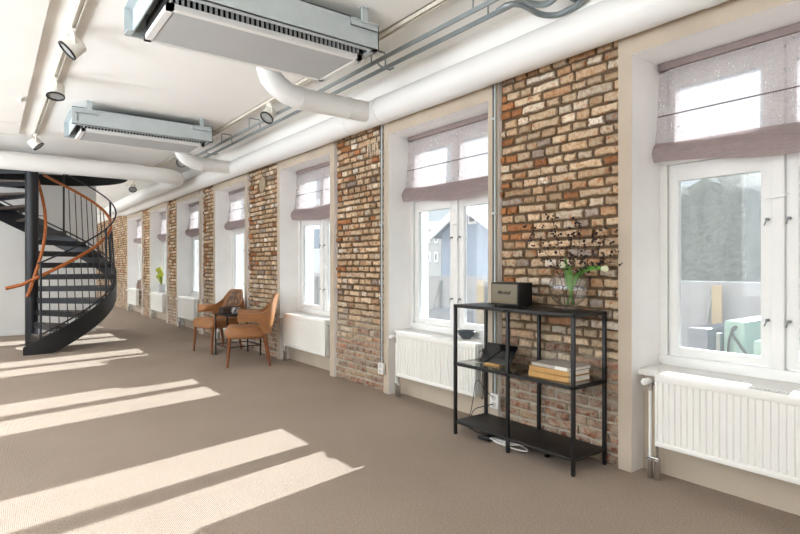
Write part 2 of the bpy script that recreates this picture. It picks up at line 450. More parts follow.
# ------------------------------------------------------------------ windows
m_hookm = M_plain('hook_steel', (120,122,122), .4, metal=.3)
def window(k, ya, yb):
    XF = XFk(k)
    n = k+1
    pos = ['right at the near end, beside the shelf', 'second from the viewer, left of the shelf', 'third from the viewer, right of the chairs', 'fourth from the viewer, behind the chairs',
           'fifth from the viewer, past the chairs', 'sixth from the viewer, with the tulip pot on its sill', 'furthest from the viewer, with brown vases on its sill'][k]
    w = Thing('window_%d' % n, (XF, (ya+yb)/2, ZS), 'white casement window '+pos, 'window', kind='structure')
    yc = (ya+yb)/2
    g = G(); x0, x1 = XF, XF+.10
    g.box(x0, x1, ya, ya+.045, ZS, ZT); g.box(x0, x1, yb-.045, yb, ZS, ZT)
    g.box(x0, x1, ya, yb, ZT-.05, ZT); g.box(x0-.012, x1, ya, yb, ZS, ZS+.058, .004)
    g.box(x0-.008, x1, yc-.028, yc+.028, ZS+.05, ZT-.02, .006); g.box(x0-.01, x1, ya+.02, yb-.02, 1.83, 1.92, .005)
    fr = w.part('frame', g, m_frame)
    for s, (a, b) in enumerate(((ya+.05, yc-.03), (yc+.03, yb-.05))):
        for (z0, z1, mw, mb) in ((ZS+.062, 1.826, .058, .05), (1.924, ZT-.054, .05, .05)):
            g = G(); xa, xb = XF+.012, XF+.055
            g.box(xa, xb, a, a+mw, z0, z1, .006); g.box(xa, xb, b-mw, b, z0, z1, .006)
            g.box(xa, xb, a+mw-.005, b-mw+.005, z0, z0+mb, .006); g.box(xa, xb, a+mw-.005, b-mw+.005, z1-mb*2.0, z1, .006)
            sa = w.part('sash', g, m_frame)
            w.part('pane', G().box(xb-.02, xb-.014, a+mw-.004, b-mw+.004, z0+mb-.004, z1-mb*2.0+.004), m_pane, sa, smooth=0)
        if k < 4:
            ye = yc+.05 if s else yc-.05
            for z in (1.46, .92):
                g = G().cyl((XF+.012, ye, z), (XF-.012, ye, z), .008); g.tube([(XF-.012, ye, z), (XF-.016, ye+.006, z-.02), (XF-.012, ye+.012, z-.032)], .0035, 6)
                w.part('hook', g, m_hookm, label='small metal window hook')
    if k < 3:
        g = G().tube([(XF-.01, yc+.055, 1.575), (XF-.03, yc+.02, 1.568), (XF-.03, yc-.03, 1.574), (XF-.012, yc-.055, 1.588)], .004, 6)
        w.part('latch', g, m_frame, label='curved white casement latch')
    # outer sill and reveal light edge
    w.part('outer_sill', G().box(XF+.10, XO+.06, ya-.02, yb+.02, ZS-.04, ZS+.02), m_galv, smooth=0)
    solo('window_sill', G().box(3.07, XF+.02, ya+.002, yb-.002, ZS-.035, ZS, .006), m_sill,
         'white window sill of the window '+pos, 'window sill', kind='structure')
    return w
for k, (a, b) in enumerate(WIN): window(k, a, b)

# roman blinds
BL = ['the near right window', 'the second window, left of the shelf', 'the third window, right of the chairs', 'the fourth window, behind the chairs', 'the fifth window, past the chairs', 'the sixth window, above the tulip pot', 'the furthest window, above the brown vases']
M_BAT = M_plain('batten', (96,82,88), .7)
def blind(k, ya, yb):
    XF = XFk(k)
    a, b = ya+.012, yb-.012
    t = Thing('roman_blind', (XF-.03, (a+b)/2, ZT), 'sheer mauve linen roman blind half lowered in '+BL[k], 'blind', 'roman blinds in the window recesses')
    t.part('header', G().box(XF-.045, XF-.018, a, b, 2.405, ZT-.003, .004), m_fold)
    rr = random.Random(k+3)
    sag = lambda u: (.018+.012*(k % 3))*math.sin(PI*u) + .006*math.sin(5*u+k)
    ny, nz = 25, 12
    P = []
    for i in range(nz+1):
        v = i/nz; row = []
        for j in range(ny):
            u = j/(ny-1)
            z = 2.40 - v*.47 - sag(u)*v
            x = XF-.028 - .03*v*v - .012*math.sin(v*PI)*(.6+.4*math.sin(7*u+k))
            fl = .012*v*v*(1 if u > .98 else 0)
            row.append((x, a+(b-a)*u+fl, z))
        P.append(row)
    g = G(); g.grid(P); t.part('sheer_panel', g, m_sheer, smooth=60)
    t.part('batten', G().cyl((XF-.05, a+.004, 2.122), (XF-.05, b-.004, 2.122), .0035, n=8), M_BAT, label='thin dark batten')
    for f in range(3):                       # stacked folds at the bottom
        P = []
        for i in range(9):
            v = i/8; row = []
            for j in range(ny):
                u = j/(ny-1)
                w = sag(u)*(1+.25*f) + .007*math.sin(9*u+f*1.7+k)
                z = 1.955 - f*.012 - v*(.082+.012*f) - w*(.8+.35*v)
                x = XF-.062-.016*f - .022*math.sin(v*PI)
                row.append((x, a+(b-a)*u, z))
            P.append(row)
        g = G(); g.grid(P); t.part('fold', g, m_fold, smooth=60)
for k, (a, b) in enumerate(WIN): blind(k, a, b)

# ------------------------------------------------------------------ radiators
RL = ['nearest radiator, at the right edge under the first window', 'radiator under the second window, just left of the shelf', 'radiator under the third window, right of the chairs', 'radiator under the fourth window, hidden behind the chairs',
      'radiator under the fifth window, just past the chairs', 'radiator under the window with the tulip pot', 'furthest radiator, under the window with the brown vases']
def radiator(k, ya, yb):
    y1 = yb-.15; y0 = y1-1.02
    if k == 0: y0 = y1-1.1
    if k == 2: y0 = y1-1.07
    xa, xb, z0, z1 = 2.985, 3.060, .2, .608
    t = Thing('radiator', ((xa+xb)/2, (y0+y1)/2, 0), 'white ribbed panel '+RL[k], 'radiator', 'white radiators under the windows')
    g = G(); n = int((y1-y0)/.033); P = []
    prof = []
    for i in range(n):
        a = y0+.012+(y1-y0-.024)*i/n; st = (y1-y0-.024)/n
        prof += [(a, xa), (a+st*.58, xa), (a+st*.70, xa+.0095), (a+st*.88, xa+.0095)]
    prof.append((y1-.012, xa))
    zs = [z0+.03, z1-.045]
    g.grid([[(x, y, z) for (y, x) in prof] for z in zs])
    g.box(xa-.002, xa+.014, y0, y1, z1-.046, z1-.002, .006); g.box(xa-.002, xa+.014, y0, y1, z0, z0+.032, .006)
    g.box(xa-.001, xa+.014, y0, y0+.014, z0, z1-.002, .004); g.box(xa-.001, xa+.014, y1-.014, y1, z0, z1-.002, .004)
    g.box(xa+.0120, xa+.016, y0+.01, y1-.01, z0+.02, z1-.02)
    t.part('front_panel', g, m_radi, recalc=False, smooth=25)
    t.part('back_panel', G().box(xb-.014, xb, y0, y1, z0, z1-.004, .005), m_radi)
    t.part('convector', G().box(xa+.022, xb-.022, y0+.10, y1-.10, z0+.03, z1-.03), m_galv, label='metal fins between the panels', smooth=0)
    for ye, nm in ((y0, 'side_cover'), (y1, 'side_cover')):
        t.part(nm, G().box(xa+.018, xb-.018, ye-.004, ye+.004, z0+.01, z1-.006), m_radi, smooth=0)
    g = G(); g.box(xa, xa+.012, y0, y1, z1-.006, z1, .002); g.box(xb-.012, xb, y0, y1, z1-.006, z1, .002)
    m = int((y1-y0)/.02)
    for i in range(m+1): g.box(xa+.01, xb-.01, y0+(y1-y0-.008)*i/m, y0+(y1-y0-.008)*i/m+.008, z1-.006, z1-.001)
    t.part('top_grille', g, m_radi, smooth=0)
    # thermostat valve at the far end
    yv = y1+.045; xv = (xa+xb)/2
    g = G().cyl((xv, y1-.002, .545), (xv, yv+.012, .545), .011); g.cyl((xv, yv, .56), (xv, yv, .50), .013)
    va = t.part('valve', g, m_chrome, label='chrome radiator valve')
    g = G(); g.lathe([(0, 0), (.017, .002), (.021, .02), (.021, .055), (.016, .068), (0, .07)], n=16, M=Matrix.Translation((xv-.006, yv, .555)) @ Matrix.Rotation(-PI/2, 4, 'Y'))
    t.part('thermostat', g, m_plastic, va, label='white thermostat head')
    t.part('supply_pipe', G().cyl((xv, yv, .505), (xv, yv, 0), .009), m_radi)
    g = G().cyl((xv, yv, .11), (xv, yv, 0), .016); g.cyl((xv, yv-.042, .11), (xv, yv-.042, 0), .016); g.box(xv-.012, xv+.012, yv-.055, yv+.014, .105, .125, .003)
    g.cyl((xv, yv-.042, .12), (xv, yv-.042, .2), .009)
    t.part('pipe_collar', g, m_chrome, label='chrome pipe collars at the floor')
    if k in (1, 2):
        yr = y0-.035
        g = G().cyl((xv, yr, .545), (xv, yr, .19), .009); g.cyl((xv, yr, .545), (xv, y0+.004, .545), .010)
        t.part('return_pipe', g, m_chrome)
    for yy in (y0+.18, y1-.18):
        t.part('wall_bracket', G().box(xb-.002, 3.139, yy-.02, yy+.02, .3, .34), m_radi, smooth=0); t.part('wall_bracket', G().box(xb-.002, 3.139, yy-.02, yy+.02, .45, .49), m_radi, smooth=0)
for k, (a, b) in enumerate(WIN): radiator(k, a, b)

# ------------------------------------------------------------------ ducts
def arc(c, a0, a1, r, z, n=8):
    return [(c[0]+r*math.cos(rad(a0+(a1-a0)*i/n)), c[1]+r*math.sin(rad(a0+(a1-a0)*i/n)), z) for i in range(n+1)]
ZD, XD = 2.637, 2.885
d = Thing('ventilation_duct', (XD, 0, ZD), 'long round white duct running along the top of the window wall', 'duct', 'white ventilation ducts')
path = [(XD, -1.9, ZD)]+[(XD, y, ZD) for y in (2, 6, 10, 14)]+[(XD-.35+.35*math.cos(rad(a)), 15.6+.35*math.sin(rad(a)), ZD) for a in range(0, 91, 10)]+[(1.2, 15.95, ZD)]
d.part('pipe', G().tube(path, .119, 32), m_duct)
for y in (1.25, 4.1, 4.62, 7.5, 8.05, 11.5):
    d.part('collar', G().cyl((XD, y-.03, ZD), (XD, y+.03, ZD), .1225, n=32), m_duct)
def branch(y, x0, lab):
    t = Thing('branch_duct', (XD-.1, y, ZD), lab, 'duct', 'white ventilation ducts')
    c = [(x0-.02, y-.03, 2.88), (x0-.01, y, 2.83), (x0+.02, y+.01, 2.76), (x0+.08, y+.01, 2.70), (x0+.17, y+.01, 2.655), (x0+.28, y+.01, ZD), (XD-.09, y+.01, ZD)]
    t.part('elbow', G().tube(c[:6], .094, 24), m_duct)
    t.part('pipe', G().tube([c[5], (2.5, y+.01, ZD), c[6]], .093, 24), m_duct)
    for x in (x0+.29, 2.6): t.part('collar', G().cyl((x-.02, y+.01, ZD), (x+.02, y+.01, ZD), .0975, n=24), m_duct)
branch(4.22, 1.84, 'short round white branch duct from the nearer ceiling unit to the wall duct')
branch(7.82, 2.12, 'short round white branch duct from the farther ceiling unit to the wall duct')
d = Thing('cross_duct', (.5, 9.15, ZD), 'white duct crossing the ceiling in front of the staircase, bending away on the right', 'duct', 'white ventilation ducts')
path = [(XL+.01, 9.15, ZD), (0, 9.15, ZD), (1.5, 9.15, ZD)]+[(2.15+.35*math.sin(rad(a)), 9.5-.35*math.cos(rad(a)), ZD) for a in range(0, 91, 10)]+[(2.5, 11, ZD), (2.5, 15.8, ZD)]
d.part('pipe', G().tube(path, .115, 28), m_duct)
for x in (2.1,): d.part('collar', G().cyl((x-.03, 9.15, ZD), (x+.03, 9.15, ZD), .119, n=28), m_duct)
solo('ceiling_pipe', G().cyl((-1, 10.4, 2.97), (2.2, 10.4, 2.97), .02), m_ceil, 'thin white pipe across the ceiling just behind the cross duct', 'pipe')

# ------------------------------------------------------------------ ceiling units
def unit(dy, lab):
    t = Thing('ceiling_unit', (1.48, 3.62+dy, ZC), lab, 'ceiling unit', 'grey metal ceiling units')
    x0, x1, y0, y1, zb, zt = .72, 2.22, 3.19+dy, 3.99+dy, 2.74, 2.925
    g = G(); th = .008
    g.box(x0, x1, y0, y0+th, zb, zt); g.box(x0, x1, y1-th, y1, zb, zt); g.box(x0, x1, y0, y1, zt-th, zt)
    g.box(x1-th, x1, y0, y1, zb, zt); g.box(x0+.05, x0+.058, y0, y1, zb+.03, zt)
    g.box(x0, x0+.04, y1-.1, y1, zb, zb+.01); g.box(x0, x1, y0, y0+.05, zb, zb+.006); g.box(x1-.05, x1, y0, y1, zb, zb+.006)
    body = t.part('casing', g, m_galv, smooth=0)
    px0, px1, py0, py1, zp = .825, 2.16, 3.32+dy, 3.91+dy, 2.70
    g = G(); fw = .04
    g.box(px0, px1, py0, py0+fw, zp, zp+.034); g.box(px0, px1, py1-fw, py1, zp, zp+.034); g.box(px0, px0+fw, py0, py1, zp, zp+.034); g.box(px1-fw, px1, py0, py1, zp, zp+.034)
    t.part('frame', g, m_duct, smooth=0)
    g = G(); g.box(px0+fw, px1-fw, py0+fw, py1-fw, zp+.004, zp+.016)
    t.part('grille', g, m_grey, label='grey perforated air grille', smooth=0)
    g = G(); n = 40
    for i in range(n): g.box(px0+.02+(px1-px0-.05)*i/(n-1), px0+.032+(px1-px0-.05)*i/(n-1), py0+.012, py0+.03, zp+.034, zb+.08)
    t.part('air_vanes', g, m_grey, smooth=0)
    t.part('inner_tray', G().box(px0+.01, px1-.01, py0+.04, py1-.02, zp+.04, zb+.09), m_dark, label='dark interior behind the vanes', smooth=0)
    for i, xx in enumerate((x0+.02, x1-.24)):
        for yy in (y0-.022, y1+.002):
            g = G(); g.box(xx, xx+.22, yy, yy+.02, zt-.062, zt-.052); g.box(xx, xx+.22, yy, yy+.02, zt-.022, zt-.012); g.box(xx, xx+.22, yy+.008, yy+.02, zt-.062, zt-.012)
            br = t.part('mounting_rail', g, m_galv, smooth=0)
            xc = xx+(.12 if i == 0 else .08)
            g = G(); g.box(xc, xc+.045, yy-.004, yy+.012, zt-.03, ZC); g.box(xc-.01, xc+.055, yy-.02, yy+.02, ZC-.006, ZC)
            t.part('hanger', g, m_galv, br, smooth=0)
unit(0, 'large grey metal ceiling air unit nearest the viewer')
unit(3.6, 'grey metal ceiling air unit further away, left of centre')

# ------------------------------------------------------------------ tracks and spotlights
def track(x, y0, y1, lab):
    t = Thing('lighting_track', (x, (y0+y1)/2, ZC), lab, 'light track', 'ceiling light tracks')
    g = G(); g.box(x-.02, x-.012, y0, y1, ZC-.036, ZC-.0005); g.box(x+.012, x+.02, y0, y1, ZC-.036, ZC-.0005); g.box(x-.02, x+.02, y0, y1, ZC-.008, ZC-.0005)
    t.part('channel', g, m_track, smooth=0)
    t.part('conductor', G().box(x-.012, x+.004, y0+.01, y1-.01, ZC-.030, ZC-.009), m_track, label='slot of the track', smooth=0)
    t.part('end_cap', G().box(x-.021, x+.021, y1-.02, y1+.004, ZC-.037, ZC-.0005), m_track, smooth=0)
track(.505, -.5, 8.95, 'left ceiling light track carrying three spotlights')
track(2.42, -.5, 13.2, 'right ceiling light track running behind the ceiling units')
def spot(x, y, aim, lab):
    t = Thing('spotlight', (x, y, ZC-.036), lab, 'spotlight', 'white track spotlights')
    zt = ZC-.036
    ad = G().box(x-.018, x+.018, y-.05, y+.05, zt-.028, zt, .005)
    t.part('adapter', ad, m_spot)
    d = Vector(aim).normalized(); c = Vector((x, y, zt-.125))
    q = Vector((0, 0, -1)).rotation_difference(d).to_matrix().to_4x4(); Mx = Matrix.Translation(c) @ q
    g = G().cyl((x, y, zt-.02), (x, y, zt-.06), .012)
    g.tube([(x, y-.078, c.z), (x, y-.078, zt-.075), (x, y-.06, zt-.04), (x, y+.06, zt-.04), (x, y+.078, zt-.075), (x, y+.078, c.z)], .008, 8)
    t.part('yoke', g, m_spot)
    g = G().lathe([(0, .06), (.062, .06), (.070, .05), (.075, -.05), (.075, -.058), (.066, -.058), (.066, -.03), (0, -.03)], n=28, M=Mx)
    h = t.part('lamp_head', g, m_spot)
    t.part('trim_ring', G().lathe([(.062, -.036), (.066, -.06), (.077, -.06), (.077, -.048), (.075, -.048)], n=28, M=Mx), m_black, h, label='black ring around the lens')
    t.part('lens', G().lathe([(0, -.046), (.066, -.05), (.066, -.042), (0, -.04)], n=24, M=Mx), m_lens, h)
spot(.505, 4.70, (-.75, .05, -.75), 'white spotlight nearest the viewer on the left track, tilted left')
spot(.505, 6.0, (-.05, -.25, -1), 'white spotlight in the middle of the left track, pointing straight down')
spot(.505, 8.72, (.65, -.15, -.75), 'white spotlight at the far end of the left track, tilted right')
spot(2.42, 5.55, (-.65, -.25, -.8), 'white spotlight on the right track just below the branch duct')
spot(2.42, 8.85, (-.45, -.7, -.6), 'white spotlight on the right track just beyond the farther ceiling unit')
spot(2.42, 12.5, (-.1, -.6, -.7), 'furthest white spotlight, on the right track past the cross duct')
g = G(); g.box(.245, .295, 6.95, 7.01, 2.93, 2.96, .006); g.cyl((.27, 6.87, 2.942), (.27, 6.96, 2.942), .012)
solo('ceiling_sensor', g, m_plastic, 'tiny white sensor on the bulkhead left of the track', 'sensor', base=(.27, 6.95, 2.96))

# ------------------------------------------------------------------ cable ladder and conduits
t = Thing('cable_ladder', (2.59, 5, ZC), 'steel cable ladder of two rails hung under the ceiling near the window wall', 'cable ladder')
for x in (2.52, 2.66): t.part('rail', G().box(x-.008, x+.008, 1.2, 8.6, 2.855, 2.885), m_galvd, smooth=0)
for y in (2.55, 3.73, 5.1, 6.37, 7.34):
    g = G(); g.tube([(2.52, y, 2.87), (2.52, y, 2.985), (2.53, y, 2.994), (2.65, y, 2.994), (2.66, y, 2.985), (2.66, y, 2.87)], .006, 8)
    t.part('hanger', g, m_galvd)
for y in (3.62, 7.95): 
    g = G(); g.tube([(2.50, y, 2.85), (2.53, y, 2.825), (2.64, y+.02, 2.825), (2.68, y+.02, 2.85)], .008, 8)
    t.part('rung', g, m_galvd)
def flex(pts, r, lab):
    P = []; pts = [Vector(p) for p in pts]
    for i in range(len(pts)-1):
        p0, p1, p2, p3 = pts[max(i-1, 0)], pts[i], pts[i+1], pts[min(i+2, len(pts)-1)]
        for s in range(12):
            u = s/12
            P.append(.5*((2*p1)+(p2-p0)*u+(2*p0-5*p1+4*p2-p3)*u*u+(3*p1-p0-3*p2+p3)*u**3))
    P.append(pts[-1])
    rs = [r*(1+.12*(i % 2)) for i in range(len(P))]
    return solo('flexible_conduit', G().tube(P, rs, 10), m_galvd, lab, 'conduit', 'flexible steel conduits by the ladder', base=tuple(pts[0]))
def px(x, y, z):
    a = (x-400)/F; b = -(y-265.5)/F; s, c = math.sin(TH), math.cos(TH); t = (z-H)/b
    return (t*(s+a*c), t*(c-a*s), z)
flex([px(498,11,2.855), px(508,5,2.85), px(522,5,2.85), px(540,14,2.84), px(556,15,2.84), px(568,10,2.85), px(578,4,2.86), px(590,-12,2.87)], .018, 'lower wavy steel conduit curving off the end of the cable ladder')
flex([px(508,-8,2.86), px(522,-1,2.85), px(534,4,2.84), px(546,4,2.84), px(556,-3,2.85), px(566,-14,2.86)], .018, 'upper wavy steel conduit at the top edge above the ladder end')
a, b = Vector(px(560,-9,2.9)), Vector(px(596,8,2.9))
g = G().tube([a-(b-a)*.4, b], .03, 4); solo('steel_strut', g, m_galvd, 'short steel strut meeting the wall duct at the top', 'strut', smooth=0, base=tuple(b))

# wall conduits and sockets
def wall_conduit(y, zs, lab, lab2):
    x = XW-.014
    t = Thing('wall_conduit', (x, y, zs), lab, 'conduit', 'vertical conduits on the brick piers')
    t.part('tube', G().cyl((x, y, 2.56), (x, y, zs+.055), .0095), m_galv)
    t.part('cable', G().cyl((x+.002, y+.02, 2.56), (x+.002, y+.02, zs+.05), .006, n=8), m_black, label='black cable beside the tube')
    for z in (2.3, 1.6, .9): t.part('clip', G().box(x-.012, x+.02, y-.014, y+.03, z-.008, z+.008, .003), m_galv)
    s = Thing('wall_socket', (x, y, zs), lab2, 'socket', 'white wall sockets')
    bx = s.part('housing', G().box(x-.024, x+.01, y-.05, y+.035, zs-.055, zs+.052, .008), m_plastic)
    g = G()
    for zz in (zs-.026, zs+.024):
        g.lathe([(0, .003), (.02, .003), (.022, 0), (.0, -.001)], n=18, M=Matrix.Translation((x-.0235, y-.008, zz)) @ Matrix.Rotation(-PI/2, 4, 'Y'))
    s.part('outlet', g, M_plain('outlet_grey', (200,198,192), .5), bx)  # outlet discs in a greyer tone than the housing
wall_conduit(2.80, .215, 'vertical steel conduit on the brick edge behind the shelf', 'white wall socket behind the shelf, with plugs in it')
wall_conduit(4.255, .235, 'vertical steel conduit on the second brick pier, left of the second window', 'white wall socket low on the second brick pier')
# faint stencil strokes high on the second pier
rs = random.Random(5)
g = G()
for i in range(5):
    y = 4.36+i*.042
    g.box(XW+.0105, XW+.03, y, y+.012, 2.29+rs.uniform(-.01, .02), 2.42+rs.uniform(-.02, .01))
    if i < 4: g.box(XW+.0105, XW+.03, y, y+.04, 2.40-.05*(i % 3), 2.41-.05*(i % 3))
wall.part('faded_lettering', g, M_plain('faded_white_paint', (206,190,166), .95, var=.1, scale=60), label='faded white stencilled marks on the bricks', smooth=0)

# ------------------------------------------------------------------ metal shelf with its contents
SX0, SX1, SY0, SY1 = 2.678, 3.012, 1.897, 2.91
t = Thing('shelving_unit', ((SX0+SX1)/2, (SY0+SY1)/2, 0), 'low black metal shelving unit with glass middle shelf against the brick', 'shelf')
lw = .021
for x in (SX0, SX1-lw):
    for y in (SY0, (SY0+SY1)/2-lw/2, SY1-lw):
        t.part('leg', G().box(x, x+lw, y, y+lw, .004, .93, .002), m_black)
        t.objs = None
g = G(); g.box(SX0, SX1, SY0, SY1, .912, .934, .002)
t.part('top_shelf', g, m_blackmatt)
def rim(z0, z1):
    g = G(); g.box(SX0, SX1, SY0, SY0+lw, z0, z1); g.box(SX0, SX1, SY1-lw, SY1, z0, z1); g.box(SX0, SX0+lw, SY0, SY1, z0, z1); g.box(SX1-lw, SX1, SY0, SY1, z0, z1)
    g.box(SX0, SX1, (SY0+SY1)/2-lw/2, (SY0+SY1)/2+lw/2, z0, z1); return g
fr = t.part('shelf_frame', rim(.496, .515), m_black, smooth=0)
t.part('glass_shelf', G().box(SX0+.004, SX1-.004, SY0+.004, SY1-.004, .515, .521), m_shelfglass, fr, label='clear glass middle shelf', smooth=0)
t.part('bottom_shelf', G().box(SX0+.002, SX1-.002, SY0+.002, SY1-.002, .082, .100, .002), m_blackmatt)
g = G()
for x in (SX0, SX1-lw):
    for y in (SY0, (SY0+SY1)/2-lw/2, SY1-lw): g.cyl((x+lw/2, y+lw/2, 0), (x+lw/2, y+lw/2, .006), .011, n=12)
t.part('foot_caps', g, m_dark)

# speaker
sx0, sx1, sy0, sy1, sz = 2.76, 2.90, 2.375, 2.62, .934
t = Thing('speaker', ((sx0+sx1)/2, (sy0+sy1)/2, sz), 'small black speaker with beige grille and script lettering on the shelf top', 'speaker')
t.part('cabinet', G().box(sx0, sx1, sy0, sy1, sz+.012, sz+.165, .007), m_vinyl)
gr = t.part('grille', G().box(sx0-.004, sx0+.004, sy0+.012, sy1-.012, sz+.024, sz+.153, .002), m_gold, label='beige woven front grille')
g = G()
for x in (sx0+.02, sx1-.02):
    for y in (sy0+.025, sy1-.025): g.cyl((x, y, sz), (x, y, sz+.014), .009, n=12)
t.part('feet', g, m_black)
t.part('trim_strip', G().box(sx0-.0055, sx0+.002, sy0+.012, sy1-.012, sz+.040, sz+.043), M_plain('brass', (150,124,70), .3, metal=.8), label='thin brass strip', smooth=0)
cu = bpy.data.curves.new('script', 'FONT'); cu.body = 'Marshall'; cu.size = .036; cu.shear = .35; cu.extrude = .0008; cu.align_x = 'CENTER'; cu.align_y = 'CENTER'; cu.space_character = .92; cu.offset = .0002
tmp = bpy.data.objects.new('script', cu); COL.objects.link(tmp)
bpy.context.view_layer.update()
me = bpy.data.meshes.new_from_object(tmp.evaluated_get(bpy.context.evaluated_depsgraph_get()))
bpy.data.objects.remove(tmp)
me.transform(Matrix.Translation(Vector((sx0-.0062, (sy0+sy1)/2, sz+.098))-t.base) @ Matrix(((0,0,-1,0), (-1,0,0,0), (0,1,0,0), (0,0,0,1))))
lo = bpy.data.objects.new('script_lettering', me); me.materials.clear(); me.materials.append(m_letter); lo.parent = gr; COL.objects.link(lo); lo['label'] = 'dark script name on the grille'

# globe vase
vx, vy, vz = 2.86, 2.065, .934
t = Thing('glass_vase', (vx, vy, vz), 'round clear glass vase on the shelf top holding tulips and berry twigs', 'vase')
rr = .120
prof = [(.0, .005), (.052, .0), (.058, .004), (.058, .026), (.045, .032)]
t.part('foot', G().lathe([(0, .0), (.054, .0), (.057, .003), (.057, .024), (.05, .028), (0, .028)], (vx, vy, vz), 32), m_vase)
def globe(r, z0):
    P = []
    for i in range(19):
        a = -PI/2+ (PI*.86)*i/18 + .0
        P.append((max(r*math.cos(a), 0), vz+.138+r*math.sin(a)*.94))
    return P
P = globe(rr, 0); Q = globe(rr-.003, 0)
g = G(); g.lathe([(a, b) for a, b in P]+[(P[-1][0]+.004, P[-1][1]+.012)]+[(a, b) for a, b in Q[::-1]], (vx, vy, 0), 36)
bowl = t.part('bowl', g, m_vase)

def bez(pts, n=14):
    pts = [Vector(p) for p in pts]; out = []
    for i in range(len(pts)-1):
        p0, p1, p2, p3 = pts[max(i-1, 0)], pts[i], pts[i+1], pts[min(i+2, len(pts)-1)]
        for s in range(n):
            u = s/n; out.append(.5*((2*p1)+(p2-p0)*u+(2*p0-5*p1+4*p2-p3)*u*u+(3*p1-p0-3*p2+p3)*u**3))
    out.append(pts[-1]); return out
def leaf(g, pts, w, nrm):
    C = bez(pts, 8); n = len(C); rows = []; nrm = Vector(nrm)
    for i, p in enumerate(C):
        d = (C[min(i+1, n-1)]-C[max(i-1, 0)]).normalized(); s = d.cross(nrm).normalized(); u = i/(n-1)
        ww = w*(math.sin(PI*min(1, u*.92+.08))**.8)
        rows.append([p-s*ww+nrm*ww*.35, p, p+s*ww+nrm*ww*.35])
    top = [[q+nrm*.0012 for q in r] for r in rows]
    g.shell(rows, top)
# view axes at the vase: right = image right, used to lay stems out in the room
RT = Vector((math.cos(TH), -math.sin(TH), 0))
def VP_(r, z, dpt=0):
    dpt -= max(0, (vx+r*math.cos(TH)-2.95)/math.sin(TH))
    return Vector((vx, vy, vz))+RT*r+Vector((math.sin(TH), math.cos(TH), 0))*dpt+Vector((0,0,z))
def tulip(name, pts, leaves, lab):
    t = Thing(name, tuple(VP_(0, .04)), lab, 'flower', 'tulips in the glass vase')
    C = bez(pts); t.part('stem', G().tube(C, .0042, 8), m_stem)
    for lp, w in leaves:
        g = G(); leaf(g, lp, w, (-math.sin(TH), -math.cos(TH), .2)); t.part('leaf', g, m_stem)
    e = C[-1]; d = (C[-1]-C[-4]).normalized()
    q = Vector((0,0,1)).rotation_difference(d).to_matrix().to_4x4()
    g = G()
    for k in range(5):
        a = 2*PI*k/5; g.lathe([(0, 0), (.008, .006), (.011, .02), (.008, .036), (0, .046)], n=8, M=Matrix.Translation(e) @ q @ Matrix.Rotation(a, 4, 'Z') @ Matrix.Translation((.006, 0, 0)) @ Matrix.Rotation(.12, 4, 'Y'))
    t.part('bloom', g, m_petal, label='pale closed tulip bloom')
tulip('tulip', [VP_(.03, .035), VP_(.01, .12), VP_(-.012, .2), VP_(-.03, .262)], [([VP_(.012, .11), VP_(-.01, .22), VP_(-.018, .33)], .016), ([VP_(.018, .09), VP_(.018, .2), VP_(.004, .285)], .013)], 'upright tulip with a pale bloom in the glass vase')
tulip('tulip', [VP_(-.01, .035), VP_(.03, .14), VP_(.08, .235), VP_(.15, .262), VP_(.175, .262)], [([VP_(.03, .17), VP_(.1, .255), VP_(.2, .262)], .017), ([VP_(.02, .15), VP_(.06, .235), VP_(.13, .275)], .012)], 'tulip leaning far to the right out of the glass vase')
rb = random.Random(11)
TW = [([(-.02, .04), (-.05, .2), (-.14, .36), (-.24, .46)], 'leftmost dark berry twig in the vase, reaching up to the left'),
      ([(0, .04), (-.03, .22), (-.06, .38), (-.10, .56)], 'tallest dark berry twig in the vase, almost upright'),
      ([(.02, .04), (.03, .22), (.06, .38), (.08, .54)], 'dark berry twig rising upright right of the vase centre'),
      ([(.02, .04), (.06, .2), (.14, .36), (.2, .46)], 'dark berry twig bending out to the upper right of the vase'),
      ([(.03, .04), (.08, .19), (.15, .27), (.225, .30)], 'lowest dark berry twig, stretching right over the plaster strip')]
for pts, lab in TW:
    t = Thing('berry_twig', tuple(VP_(pts[0][0], .04)), lab, 'twig', 'dark berry twigs in the vase')
    dp = rb.uniform(-.03, .02)
    C = bez([VP_(a, b, dp*i/3) for i, (a, b) in enumerate(pts)])
    t.part('stem', G().tube(C, .0022, 6, r1=.0012), m_twig)
    gs, gb = G(), G()
    for i in range(len(C)//2-4, len(C), 2):
        for s in range(2):
            L = rb.uniform(.03, .10); e = C[i]+RT*rb.uniform(-1, 1)*L+Vector((0, 0, rb.uniform(-.25, .9)))*L+Vector((rb.uniform(-.35, .2), rb.uniform(-.3, .3), 0))*L
            e.x = min(e.x, XW-.025)
            gs.tube([C[i], (C[i]+e)/2+Vector((0,0,.006)), e], .0008, 4)
            for q in range(rb.choice((1, 2, 2, 3))):
                p = e+Vector((rb.uniform(-.012, .004), rb.uniform(-.014, .014), rb.uniform(-.014, .014)))
                gb.sphere(p, rb.uniform(.0058, .0092), 1, (1, 1, .85))
    t.part('side_shoots', gs, m_twig); t.part('berries', gb, m_berry, kind='stuff')

